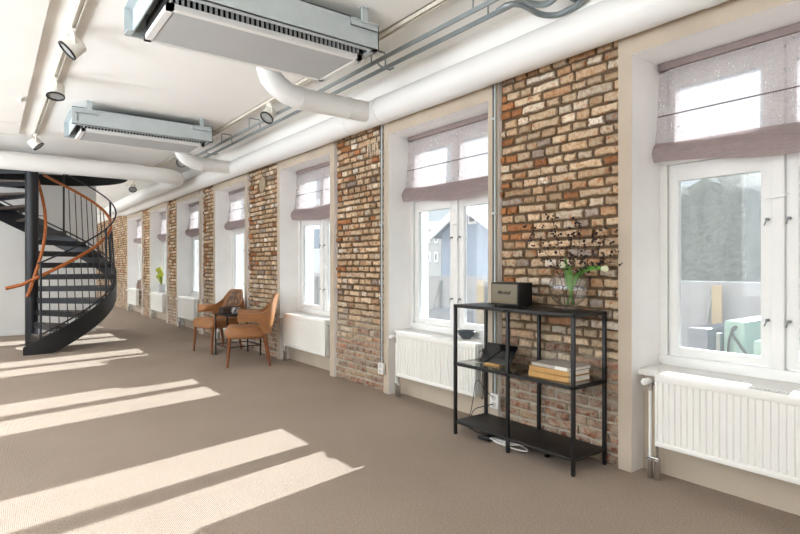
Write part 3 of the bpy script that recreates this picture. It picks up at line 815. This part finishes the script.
# books on the glass shelf
def book(x0, x1, y0, y1, z0, z1, cov, lab, rot=0):
    t = Thing('book', ((x0+x1)/2, (y0+y1)/2, z0), lab, 'book', 'books stacked on the glass shelf')
    M = Matrix.Translation(t.base) @ Matrix.Rotation(rot, 4, 'Z') @ Matrix.Translation(-t.base)
    c = .0025
    g = G(); g.box(x0, x1, y0, y1, z0, z0+c, M=M); g.box(x0, x1, y0, y1, z1-c, z1, M=M); g.box(x0, x0+c, y0, y1, z0, z1, M=M)
    t.part('cover', g, cov, smooth=0)
    t.part('pages', G().box(x0+c, x1-.006, y0+.005, y1-.005, z0+c, z1-c, M=M), m_cream, smooth=0)
    return t
book(2.715, 2.93, 1.955, 2.255, .521, .557, m_tan, 'thick tan book at the bottom of the stack')
book(2.717, 2.932, 1.96, 2.25, .557, .588, m_tan, 'tan book in the middle of the stack', rot=.015)
b3 = book(2.722, 2.94, 1.955, 2.235, .588, .61, m_greycover, 'grey covered book lying on top of the stack', rot=-.02)
b3.part('spine_label', G().box(2.7195, 2.7225, 1.965, 2.06, .589, .609), m_cream, label='white patch on the spine', smooth=0)

# tablet on the glass shelf
t = Thing('tablet', (2.84, 2.63, .521), 'black tablet leaning back on a wooden rest, left on the glass shelf', 'tablet')
M = Matrix.Translation((2.80, 2.63, .531)) @ Matrix.Rotation(rad(33), 4, 'Y')
t.part('screen', G().box(0, .009, -.14, .14, 0, .155, .003, M=M), M_plain('tablet_glass', (14,14,15), .12, var=.02))
t.part('rest', G().box(2.775, 2.84, 2.56, 2.70, .521, .533, .003), m_tan, label='wooden rest under the tablet')
t.part('prop', G().box(0, .006, -.04, .04, -.005, .10, .002, M=Matrix.Translation((2.905, 2.63, .526)) @ Matrix.Rotation(rad(-22), 4, 'Y')), m_black)
solo('glass_glint', G().box(2.715, 2.80, 2.755, 2.865, .5212, .5232), m_cream, 'thin pale sheet imitating the sky reflected on the left end of the glass shelf', 'glint', smooth=0, base=(2.76, 2.81, .521))  # pale sheet stands in for sky reflected in the glass

# cords
def cord(name, pts, r, m, lab, cat='cable', group='cables around the shelf'):
    return solo(name, G().tube(bez(pts, 10), r, 8), m, lab, cat, group, base=tuple(pts[0]))
pw = (2.968, 2.80)
cord('loose_cable', [(2.962, 2.79, .195), (2.93, 2.84, .175), (2.90, 2.90, .15), (2.915, 2.96, .1), (2.93, 3.0, .03), (2.88, 2.98, .008), (2.82, 2.80, .008)], .0035, m_black, 'black power cord running from the socket to the floor')
cord('loose_cable', [(2.962, 2.79, .245), (2.91, 2.82, .30), (2.90, 2.87, .36), (2.93, 2.94, .33), (2.95, 2.98, .22), (2.94, 3.0, .1), (2.93, 3.03, .007), (2.85, 2.9, .006), (2.8, 2.7, .006)], .003, m_black, 'grey cord looping up from the socket beside the radiator')
g = G()
pts = []
for i in range(75):
    a = i*.42; r_ = .06+.022*math.sin(i*.7)
    pts.append((2.77+r_*.7*math.cos(a), 2.47+r_*2.0*math.sin(a), .008+.0011*i*(1+.1*math.sin(i))))
g.tube(pts, .0042, 7)
solo('extension_cable', g, m_plastic, 'white extension cable coiled on the carpet under the shelf', 'cable', base=(2.77, 2.47, 0))
g = G().box(2.74, 2.80, 2.62, 2.68, .0, .035, .008); g.cyl((2.75, 2.66, .018), (2.73, 2.71, .016), .012)
solo('power_adapter', g, m_black, 'black power adapter on the carpet under the left of the shelf', 'adapter', base=(2.77, 2.65, 0))
solo('cable_puck', G().lathe([(0, 0), (.02, 0), (.022, .004), (.016, .012), (0, .014)], (2.83, 2.2, 0), 18), m_chrome, 'small round metal disc on the carpet under the shelf', 'disc', base=(2.83, 2.2, 0))

# bowl on second sill
t = Thing('bowl', (3.17, 3.285, ZS), 'dark grey bowl on the sill of the second window', 'bowl')
t.part('body', G().lathe([(0, 0), (.036, 0), (.04, .006), (.066, .034), (.078, .062), (.074, .064), (.062, .038), (.036, .012), (0, .01)], (3.17, 3.285, ZS), 28), M_plain('bowl_glaze', (66,72,78), .3, var=.1))
t.part('rim', G().lathe([(.079, .06), (.083, .064), (.079, .068), (.073, .066)], (3.17, 3.285, ZS), 28), M_plain('bowl_rim', (66,76,84), .25))

# ------------------------------------------------------------------ armchairs and side table
def armchair(cx, cy, fwd, lab):
    t = Thing('armchair', (cx, cy, 0), lab, 'chair', 'leather armchairs by the window wall')
    an = math.atan2(fwd[1], fwd[0])-PI/2                       # local +y is forward
    M = Matrix.Translation((cx, cy, 0)) @ Matrix.Rotation(an, 4, 'Z')
    # seat cushion, slightly domed
    P, Q = [], []
    n = 13
    for i in range(n):
        v = -1+2*i/(n-1); r0, r1 = [], []
        for j in range(n):
            u = -1+2*j/(n-1)
            su = math.copysign(1-(1-abs(u))**1.0, u); 
            k = (1-abs(u)**6)*(1-abs(v)**6)
            sq = 1/max(1, (abs(u)**5+abs(v)**5)**(1/5))
            X, Y = u*sq*.262*(1-.05*v*0+.04*v), v*sq*.255+.01
            r0.append(M @ Vector((X, Y, .405+.072*k**.5+.012*v))); r1.append(M @ Vector((X*.97, Y*.97, .355-.012*k**.3)))
        P.append(r0); Q.append(r1)
    t.part('seat', G().shell(P, Q), m_leather, smooth=50)
    # wrap-round back and arms
    def shellpt(u, v, off):
        s = abs(u); sg = 1 if u >= 0 else -1
        # plan: U around the rear
        if s < .45:
            a = s/.45*PI/2*.92; bx, by = .25*math.sin(a), -.235-.045*math.cos(a)
        elif s < .45: pass
        else:
            q = (s-.45)/.55; bx, by = .25+.025*math.sin(q*PI*.6), -.235-.045*math.cos(PI/2*.92)+q*.36
        zt_ = .865 if s < .30 else (.865-(s-.30)/.25*.215 if s < .55 else .65-.012*math.sin((s-.55)/.45*PI)+.008*(s-.55)/.45)
        if .26 < s < .6:
            q = (s-.26)/.34; q = q*q*(3-2*q); zt_ = .865*(1-q)+.648*q
        zb_ = .40 if s < .52 else (.40+.142*min(1, (s-.52)/.14))
        if .5 < s < .7:
            q = (s-.5)/.2; q = q*q*(3-2*q); zb_ = .40*(1-q)+.545*q
        z = zb_+(zt_-zb_)*v
        hgt = max(0, z-.45)
        by2 = by-hgt*.20*(1-s*.75)
        bx2 = bx*(1-.42*max(0, (z-.62))/.25*(1 if s < .62 else 0))*(1+.06*min(1, hgt/.2))
        nx, ny = (math.sin(s/.45*PI/2), -math.cos(s/.45*PI/2)) if s < .45 else (1, 0)
        th = .02*(1-.25*v)
        return M @ Vector((sg*(bx2+nx*off*th), by2+ny*off*th, z+off*0))
    nu, nv = 49, 11
    P = [[shellpt(-1+2*i/(nu-1), j/(nv-1), 1) for j in range(nv)] for i in range(nu)]
    Q = [[shellpt(-1+2*i/(nu-1), j/(nv-1), -1) for j in range(nv)] for i in range(nu)]
    t.part('backrest', G().shell(P, Q), m_leather, smooth=45)
    nu2 = 21
    P = [[shellpt(-.30+.60*i/(nu2-1), .12+.84*j/(nv-1), -1.05) for j in range(nv)] for i in range(nu2)]
    Q = [[shellpt(-.28+.56*i/(nu2-1), .14+.80*j/(nv-1), -2.0) for j in range(nv)] for i in range(nu2)]
    t.part('back_pad', G().shell(P, Q), m_backpad, label='patterned brown inner back pad', smooth=45)
    for sx in (-1, 1):
        g = G().tube([M @ Vector((sx*.205, .205, .365)), M @ Vector((sx*.212, .232, 0))], .023, 12, r1=.013); t.part('leg', g, m_leg)
        g = G().tube([M @ Vector((sx*.20, -.20, .365)), M @ Vector((sx*.205, -.235, .18)), M @ Vector((sx*.21, -.262, 0))], [.024, .02, .013], 12); t.part('leg', g, m_leg)
    t.part('apron', G().box(-.21, .21, -.215, .22, .335, .362, .008, M=M), m_leg)
armchair(2.55, 6.50, (-.938, .348), 'tan leather armchair nearer the viewer, its back to the third window')
armchair(2.61, 7.80, (-.96, -.28), 'tan leather armchair further back, behind the small black table')

tx, ty, tz = 2.70, 7.22, .565
t = Thing('side_table', (tx, ty, 0), 'small black metal side table between the two leather armchairs', 'table')
t.part('table_top', G().box(tx-.24, tx+.24, ty-.24, ty+.24, tz-.014, tz, .004), m_black)
for sx in (-1, 1):
    for sy in (-1, 1):
        t.part('leg', G().box(tx+sx*.225-.008, tx+sx*.225+.008, ty+sy*.225-.008, ty+sy*.225+.008, 0, tz-.013), m_black, smooth=0)
g = G()
for s in (-1, 1): g.box(tx+s*.225-.006, tx+s*.225+.006, ty-.225, ty+.225, .14, .152); g.box(tx-.225, tx+.225, ty+s*.225-.006, ty+s*.225+.006, .14, .152)
t.part('stretcher', g, m_black, smooth=0)
t = Thing('storage_box', (2.56, 7.26, tz), 'dark brown box standing on the small black table', 'box')
t.part('body', G().box(2.50, 2.64, 7.22, 7.40, tz, tz+.075, .004), m_wicker); t.part('lid', G().box(2.496, 2.644, 7.216, 7.404, tz+.072, tz+.09, .004), m_wicker)
def speck():
    m = NT('black_spotted_glaze'); v = m.node('ShaderNodeTexVoronoi'); v.inputs['Scale'].default_value = 30; m.link(m.coord(), v.inputs['Vector'])
    m.set(Base_Color=m.ramp(v.outputs['Distance'], [(.42, (30,28,30)), (.5, (168,164,162))]), Roughness=.5); return m.m
solo('spotted_pot', G().lathe([(0, 0), (.035, 0), (.06, .02), (.07, .05), (.06, .08), (.035, .095), (.03, .092), (0, .06)], (2.63, 7.10, tz), 24), speck(), 'grey pot with black spots on the small black table', 'pot', base=(2.63, 7.10, tz))

# tulip pot and brown vases on far sills
px_, py_ = 3.12, 13.02
t = Thing('potted_tulips', (px_, py_, ZS), 'yellow-green tulips in a pale pot on the sixth window sill', 'plant')
t.part('pot', G().lathe([(0, 0), (.07, 0), (.085, .1), (.09, .19), (.08, .19), (.07, .1), (0, .08)], (px_, py_, ZS), 20), m_pot)
rb = random.Random(4)
for i in range(14):
    a = rb.uniform(0, 2*PI); L = rb.uniform(.05, .34); h_ = rb.uniform(.24, .42)
    dx, dy = -abs(math.cos(a))*L*.5, math.sin(a)*L
    g = G().tube(bez([(px_, py_, ZS+.12), (px_+dx*.4, py_+dy*.4, ZS+.12+h_*.6), (px_+dx, py_+dy, ZS+.12+h_)], 6), .006, 6)
    st = t.part('stem', g, m_stem)
    g = G(); q = Vector((px_+dx, py_+dy, ZS+.12+h_)); g.sphere(q, .028, 2, (1, 1, 1.6)); t.part('bloom', g, m_yellow, st, label='yellow-green tulip bloom')
    if i % 2 == 0:
        g = G(); leaf(g, [Vector((px_, py_, ZS+.14)), Vector((px_+dx*.8, py_+dy*.8-.03, ZS+.14+h_*.5)), Vector((px_+dx*1.5, py_+dy*1.6, ZS+.1+h_*.75))], .034, (-1, 0, .2)); t.part('leaf', g, m_yellow)
for i, (yy, h_, lab) in enumerate(((15.28, .23, 'shorter of the two brown vases on the furthest sill'), (14.98, .27, 'taller of the two brown vases on the furthest sill'))):
    solo('bottle_vase', G().lathe([(0, 0), (.045, 0), (.055, .03), (.05, h_*.6), (.03, h_*.8), (.03, h_), (.022, h_), (.02, h_*.6), (0, h_*.5)], (3.1, yy, ZS), 18), m_brownpot, lab, 'vase', 'brown vases on the furthest sill', base=(3.1, yy, ZS))

# ------------------------------------------------------------------ spiral staircase
CX, CY = .535, 10.05
t = Thing('spiral_staircase', (CX, CY, 0), 'black spiral staircase with orange-brown wooden handrails', 'staircase')
def pol(r, ph, z):
    a = rad(ph-90); return Vector((CX+r*math.cos(a), CY+r*math.sin(a), z))
t.part('centre_post', G().cyl((CX, CY, 0), (CX, CY, 2.78), .088, n=28), m_stair)
RISE, STEP, PH0 = .18, 17.4, -6.0
NS = 15
m_tread = wood('dark_brown_tread', (58,48,42), (78,64,54), (4, 4, 4), .5)
for i in range(NS):
    z = RISE*(i+1); p0, p1 = PH0+STEP*i, PH0+STEP*(i+1)+3
    g = G(); n = 6
    ring = [(lambda v: (v.x, v.y))(pol(1.12, p0+(p1-p0)*k/n, 0)) for k in range(n+1)]+[(lambda v: (v.x, v.y))(pol(.08, p1-(p1-p0)*k/2, 0)) for k in range(3)]
    g.prism(ring, z-.035, z-.004)
    tr = t.part('tread', g, m_tread, smooth=0)
    a, b = pol(.085, p0+.5, z), pol(1.125, p0+.5, z); dd = (b-a).normalized(); nn = Vector((-dd.y, dd.x, 0))*.008
    g = G(); Z = Vector((0,0,1))
    q = [a-nn, b-nn, b+nn, a+nn]
    g.prism([(v.x, v.y) for v in q], z-.085, z-.002)
    t.part('nosing', g, m_stair, tr, smooth=0)
top = lambda ph: .19+.0103*ph
def helix_band(r, th, f0, f1, p0, p1, n=110, zmin=0):
    P, Q = [], []
    for i in range(n+1):
        ph = p0+(p1-p0)*i/n
        z0, z1 = max(zmin, f0(ph)), max(zmin+.02, f1(ph))
        P.append([pol(r, ph, z0), pol(r, ph, z1)]); Q.append([pol(r+th, ph, z0), pol(r+th, ph, z1)])
    return G().shell(P, Q)
t.part('outer_stringer', helix_band(1.13, .022, lambda p: min(top(p)-.29, 2.6), lambda p: min(top(p), 2.9), -8, 258), m_stair, smooth=50)
t.part('lower_rail', G().tube([pol(1.14, ph, top(ph)+.055) for ph in range(2, 256, 3)], .012, 8), m_stair)
black = lambda ph: 1.232+.0103*ph
wood_h = lambda ph: 1.045+.0102*ph
t.part('upper_rail', G().tube([pol(1.14, ph, black(ph)) for ph in range(0, 160, 3)], .012, 10), m_stair)
ph = 2
k = 0
while ph < 158:
    thick = k % 9 == 0
    if thick: t.part('baluster', G().cyl(pol(1.14, ph, top(ph)-.02), pol(1.14, ph, black(ph)), .016, n=8), m_stair)
    else: t.part('baluster', G().cyl(pol(1.135, ph, top(ph)-.02), pol(1.078, ph, wood_h(ph)-.012), .007, n=8), m_stair)
    ph += 5.6; k += 1
pts = [Vector((.185, 8.99, .905)), pol(1.07, -9, wood_h(-9))]+[pol(1.07, q, wood_h(q)) for q in range(-4, 172, 4)]
t.part('outer_handrail', G().tube(pts, .023, 12), m_hand, label='orange-brown wooden outer handrail')
t.part('inner_handrail', G().tube([pol(.175, q, .97+.0103*q) for q in range(-22, 172, 5)], .023, 12), m_hand, label='orange-brown wooden inner handrail')
g = G()
for q in (20, 60, 100, 140): g.tube([pol(1.14, q, wood_h(q)-.02), pol(1.07, q, wood_h(q)-.02)], .007, 6); g.tube([pol(.08, q, .95+.0103*q), pol(.175, q, .95+.0103*q)], .007, 6)
t.part('handrail_brackets', g, m_stair)
# dark lining of the stair opening
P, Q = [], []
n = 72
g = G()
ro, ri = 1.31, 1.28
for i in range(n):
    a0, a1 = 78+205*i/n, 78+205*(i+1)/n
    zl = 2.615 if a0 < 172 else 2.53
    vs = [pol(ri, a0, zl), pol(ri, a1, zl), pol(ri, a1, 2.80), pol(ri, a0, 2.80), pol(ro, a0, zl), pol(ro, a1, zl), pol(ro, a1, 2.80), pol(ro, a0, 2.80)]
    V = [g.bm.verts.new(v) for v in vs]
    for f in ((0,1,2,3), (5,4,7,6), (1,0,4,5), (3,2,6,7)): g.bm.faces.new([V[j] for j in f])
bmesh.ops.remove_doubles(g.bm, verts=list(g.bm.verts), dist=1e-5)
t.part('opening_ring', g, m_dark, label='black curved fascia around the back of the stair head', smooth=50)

# ------------------------------------------------------------------ outside
m_rend0 = M_plain('facade_brick', (118,92,78), .9, var=.03, scale=1)
m_ground = M_plain('gravel_ground', (150,148,144), .95, var=.15, scale=4, bump=.4, bscale=20)
solo('ground_outside', G().box(3.56, 120, -60, 110, -1.2, -1.0), m_ground, 'grey gravel ground outside the windows', 'ground', kind='structure', smooth=0)
m_hoard = M_plain('hoarding_panel', (168,173,184), .6, var=.03, scale=3)
n = 0
FW = .62
for k in range(42):
    y0 = 1.70+(k-5)*FW
    t = Thing('site_fence_panel', (7.0, y0+FW/2, -1.0), 'narrow pale grey site hoarding panel in the fence outside the windows', 'fence panel', 'pale site hoarding panels outside')
    t.part('board', G().box(7.0, 7.03, y0, y0+FW-.006, -.99, 1.0), m_hoard, smooth=0)
    t.part('cap', G().box(6.985, 7.045, y0, y0+FW-.006, .99, 1.02), m_hoard, smooth=0)
    g = G(); g.box(6.955, 7.0, y0+.02, y0+.05, -1, .92); g.box(6.94, 6.955, y0+.015, y0+.025, -1, .92); g.box(6.94, 6.955, y0+.055, y0+.065, -1, .92)
    for z in range(14): g.box(6.94, 6.955, y0+.02, y0+.06, -.96+z*.134, -.90+z*.134)
    pr = t.part('post', g, m_galvd, smooth=0)
    if k != 13: t.part('brace', G().tube([(6.95, y0+.035, .9), (6.45, y0+.14, -1)], .014, 6), m_galvd)
t = Thing('timber_board', (6.85, 5.6, -1), 'upright yellowish plywood board leaning on the hoarding outside', 'board')
def onX(x, y, X):
    a = (x-400)/F; b = -(y-265.5)/F; s, c = math.sin(TH), math.cos(TH); q = X/(s+a*c); return (X, q*(c-a*s), H+q*b)
y_a = onX(712, 300, 6.85)[1]; y_b = onX(722, 300, 6.85)[1]
t.o.location = (6.85, (y_a+y_b)/2, -1); t.base = Vector(t.o.location)
t.part('sheet', G().box(6.84, 6.86, y_b, y_a, -1, .98), M_plain('plywood', (186,172,144), .8, var=.08, scale=6), smooth=0)
y_a = onX(484, 300, 6.85)[1]; y_b = onX(477, 300, 6.85)[1]
solo('timber_board', G().box(6.84, 6.86, y_a, y_b, -1, .95), bpy.data.materials['plywood'], 'narrow plywood board at the hoarding, seen through the second window', 'board', smooth=0, base=(6.85, y_a, -1))
m_mint = M_plain('mint_plastic', (136,170,164), .45, var=.05, scale=4)
def crate(name, xa, xb, ya, yb, X, dpth, m, lab, cat):
    y1, y0 = onX(xa, 300, X)[1], onX(xb, 300, X)[1]; z1 = onX(xa, ya, X)[2]
    t = Thing(name, (X+dpth/2, (y0+y1)/2, -1), lab, cat)
    t.part('body', G().box(X, X+dpth, y0, y1, -1, z1, .03), m)
    g = G(); 
    for k in range(3): g.box(X-.012, X+.01, y0+.03, y1-.03, -.8+(z1+.6)*k/3, -.74+(z1+.6)*k/3)
    t.part('ribs', g, m, smooth=0)
    return t, y0, y1, z1
c, y0, y1, z1 = crate('water_tank', 723, 745, 320, 350, 5.6, .8, m_mint, 'tall mint green plastic tank in the yard outside the near window', 'tank')
c.part('hose', G().tube(bez([(5.59, y1-.05, -.4), (5.57, y1-.06, z1-.25), (5.58, y1-.12, z1-.06), (5.58, y0+.1, z1-.12), (5.57, y0-.06, z1-.35)], 10), .012, 8), m_black, label='black hose looped over the tank')
crate('water_tank', 752, 775, 340, 350, 5.2, .6, m_mint, 'low mint green plastic tank right of the tall one outside', 'tank')
m_bluegrey = M_plain('blue_grey_plastic', (124,130,144), .6, var=.06, scale=5)
crate('pallet_box', 686, 708, 327, 350, 5.9, .8, m_bluegrey, 'blue-grey pallet box outside the near window, left of the mint tank', 'crate')
crate('pallet_box', 428, 452, 309, 330, 5.9, .5, m_bluegrey, 'blue-grey pallet box outside the second window', 'crate')
y_a = onX(716, 300, 5.7)[1]; y_b = onX(720, 300, 5.7)[1]
solo('steel_post', G().box(5.70, 5.76, y_b, y_a, -1, .55), m_galvd, 'grey steel post in the yard beside the pallet box', 'post', smooth=0, base=(5.73, y_a, -1))

solo('wall_upper', G().box(XL-.2, XO+.02, -12, YE+12, ZC+.2, 14.0), m_rend0, 'unseen upper storeys of the building above the room', 'wall', kind='structure', smooth=0)  # out of view, added to keep the bright left sky off the yard
solo('wall_outer', G().box(XL-.2, XO+.02, -12, YB-.2, -1.2, ZC+.2).box(XL-.2, XO+.02, YE+.2, YE+12, -1.2, ZC+.2).box(XL-.2, XO+.02, YB-.2, YE+.2, -1.2, -.15), m_rend0, 'unseen outer walls and plinth of the building either side of the room', 'wall', kind='structure', smooth=0)  # unseen too, added to close off that sky at the sides and below

# wooded slope behind the hoarding
def hill_mat():
    m = NT('winter_scrub'); f = m.noise(.8, 8, .75, m.coord((1,1,.45))); f2 = m.noise(5, 6, .8, m.coord((1,1,.3)))
    c = m.mix(m.ramp(f2, [(.35, (0,0,0,1)), (.7, (.8,.8,.8,1))]), m.ramp(f, [(.3, (66,70,64)), (.55, (96,98,88)), (.75, (126,124,108))]), lin((150,148,136)))
    m.set(Base_Color=c, Roughness=1.0); m.bump(f2, 1.0, .3); return m.m
rh = random.Random(2); P = []
for i in range(24):
    row = []
    for j in range(70):
        x = 14+i*1.1; y = -14+j*.85
        e = 1/(1+math.exp(-(i-7)*.5))
        fall = 1/(1+math.exp((y/x-.80)*16))
        z = -1.0+(6.5+.15*math.sin(j*.31)+.15*math.sin(j*.9))*e*fall+rh.uniform(-.3, .4)*fall*min(1, i/4)
        row.append((x, y, z))
    P.append(row)
g = G(); g.grid(P)
solo('wooded_slope', g, hill_mat(), 'grey-brown scrub covered slope behind the hoarding, through the near window', 'hillside', kind='structure', smooth=70)

def house(name, y0, y1, x0, x1, zt, ridge, wallm, roofm, wins, lab, gable_x=True):
    t = Thing(name, ((x0+x1)/2, (y0+y1)/2, -1), lab, 'building')
    g = G(); g.box(x0, x1, y0, y1, -1, zt)
    yc = (y0+y1)/2
    if ridge > zt: g.prism([(y0, zt), (y1, zt), (yc, ridge)], x0, x1, 'x')
    w = t.part('walls', g, wallm, smooth=0)
    if ridge > zt:
        g = G()
        for a, b in ((y0-.35, yc), (y1+.35, yc)):
            zz = zt-.35*(ridge-zt)/(yc-y0)
            g.prism([(a, zz), (b, ridge), (b, ridge+.28), (a, zz+.28)], x0-.4, x1+.3, 'x')
        t.part('roof', g, roofm, smooth=0)
        g = G()
        for a, b in ((y0-.4, yc), (y1+.4, yc)):
            zz = zt-.4*(ridge-zt)/(yc-y0); g.prism([(a, zz-.1), (b, ridge-.1), (b, ridge+.3), (a, zz+.3)], x0-.5, x0-.4, 'x')
        t.part('bargeboard', g, m_frame, smooth=0)
    for (ya, yb, za, zb) in wins:
        f = t.part('window', G().box(x0-.06, x0+.02, ya, yb, za, zb), m_frame, smooth=0)
        t.part('pane', G().box(x0-.08, x0-.05, ya+.1, yb-.1, za+.1, zb-.1), M_DK, f, smooth=0)
M_DK = M_plain('dark_pane', (70,78,92), .2)
m_rend = M_plain('pale_render', (188,188,186), .9, var=.03, scale=1); m_bluew = M_plain('blue_grey_cladding', (146,160,180), .9, var=.03, scale=1); m_roof = M_plain('slate_roof', (118,124,136), .8, var=.1, scale=2)
# positions chosen by sight lines through the second and third windows
def yat(pxl, X): return onX(pxl, 265, X)[1]
X1 = 20.0
ya, yb = yat(441, X1), yat(420, X1)
zw = lambda py, pxl: onX(pxl, py, X1)[2]
house('town_house', ya, yb+4, X1, X1+7, zw(228, 435), zw(228, 435)+.01, m_rend, m_roof,
      [(yat(431, X1), yat(427.5, X1), zw(262, 430), zw(252, 430)), (yat(431, X1), yat(427.5, X1), zw(243, 430), zw(233, 430)), (yat(438.5, X1), yat(435, X1), zw(262, 436), zw(252, 436)), (yat(438.5, X1), yat(435, X1), zw(243, 436), zw(233, 436))],
      'pale rendered house with dark windows seen through the second window')
X1 = 17.0
ya, yb = yat(500, X1), yat(442, X1)
house('gabled_house', ya, yb, X1, X1+8, zw(232, 470), zw(208, 470), m_bluew, m_roof, [(yat(477, X1), yat(469, X1), zw(224, 472), zw(214, 472))],
      'blue-grey gabled house right of the pale one, through the second window')
X1 = 24.0
ya, yb = yat(332, X1), yat(296, X1)
house('rendered_block', ya, yb+8, X1, X1+8, zw(200, 315), zw(200, 315), m_rend, m_roof, [(yat(321, X1), yat(312, X1), zw(250, 316), zw(228, 316))],
      'tall pale rendered block seen through the third window')

# ------------------------------------------------------------------ light
w = bpy.data.worlds.new('sky'); SC.world = w; w.use_nodes = True
nt = w.node_tree; N = nt.nodes; bg = N['Background']
tc = N.new('ShaderNodeTexCoord'); sp = N.new('ShaderNodeSeparateXYZ'); nt.links.new(tc.outputs['Generated'], sp.inputs[0])
mr = N.new('ShaderNodeMapRange'); mr.interpolation_type = 'SMOOTHSTEP'; nt.links.new(sp.outputs['X'], mr.inputs['Value'])
mr.inputs['From Min'].default_value = -.25; mr.inputs['From Max'].default_value = .1; mr.inputs['To Min'].default_value = 1.0; mr.inputs['To Max'].default_value = 0.0
# left-side sky brightened, strongest below the horizon, as added fill for the ceiling
mz = N.new('ShaderNodeMapRange'); mz.interpolation_type = 'SMOOTHSTEP'; nt.links.new(sp.outputs['Z'], mz.inputs['Value'])
mz.inputs['From Min'].default_value = -.36; mz.inputs['From Max'].default_value = -.08; mz.inputs['To Min'].default_value = 24.0; mz.inputs['To Max'].default_value = 4.2
mm = N.new('ShaderNodeMix'); nt.links.new(mr.outputs['Result'], mm.inputs[0]); mm.inputs[2].default_value = .95; nt.links.new(mz.outputs['Result'], mm.inputs[3])
nt.links.new(mm.outputs[0], bg.inputs['Strength'])
bg.inputs['Color'].default_value = (.86, .93, 1.0, 1)
sun = bpy.data.lights.new('sun', 'SUN'); so = bpy.data.objects.new('sun', sun); COL.objects.link(so)
sun.energy = 18.5; sun.angle = rad(.5); sun.color = (.94, .97, 1.0)
dirv = Vector((-1, -.178, -.488))
so.rotation_euler = dirv.to_track_quat('-Z', 'Y').to_euler(); so.location = (10, 4, 6)
def portal(x, y0, y1, z0, z1, sgn):
    l = bpy.data.lights.new('window_portal', 'AREA'); o = bpy.data.objects.new('window_portal', l); COL.objects.link(o)
    l.shape = 'RECTANGLE'; l.size = y1-y0; l.size_y = z1-z0; l.cycles.is_portal = True
    o.location = (x, (y0+y1)/2, (z0+z1)/2); o.rotation_euler = Vector((sgn, 0, 0)).to_track_quat('-Z', 'Z').to_euler()
for a, b in LO: portal(XL-.21, a, b, .7, 2.7, 1)
for a, b in WIN: portal(XO+.01, a, b, ZS, ZT, -1)

SC.view_settings.view_transform = 'Standard'; SC.view_settings.look = 'None'; SC.view_settings.gamma = 1.0
SC.view_settings.exposure = 0.2; SC.view_settings.use_curve_mapping = False
SC.cycles.use_denoising = True; SC.cycles.max_bounces = 10; SC.cycles.diffuse_bounces = 6; SC.cycles.transparent_max_bounces = 16; SC.cycles.caustics_reflective = False; SC.cycles.sample_clamp_indirect = 8
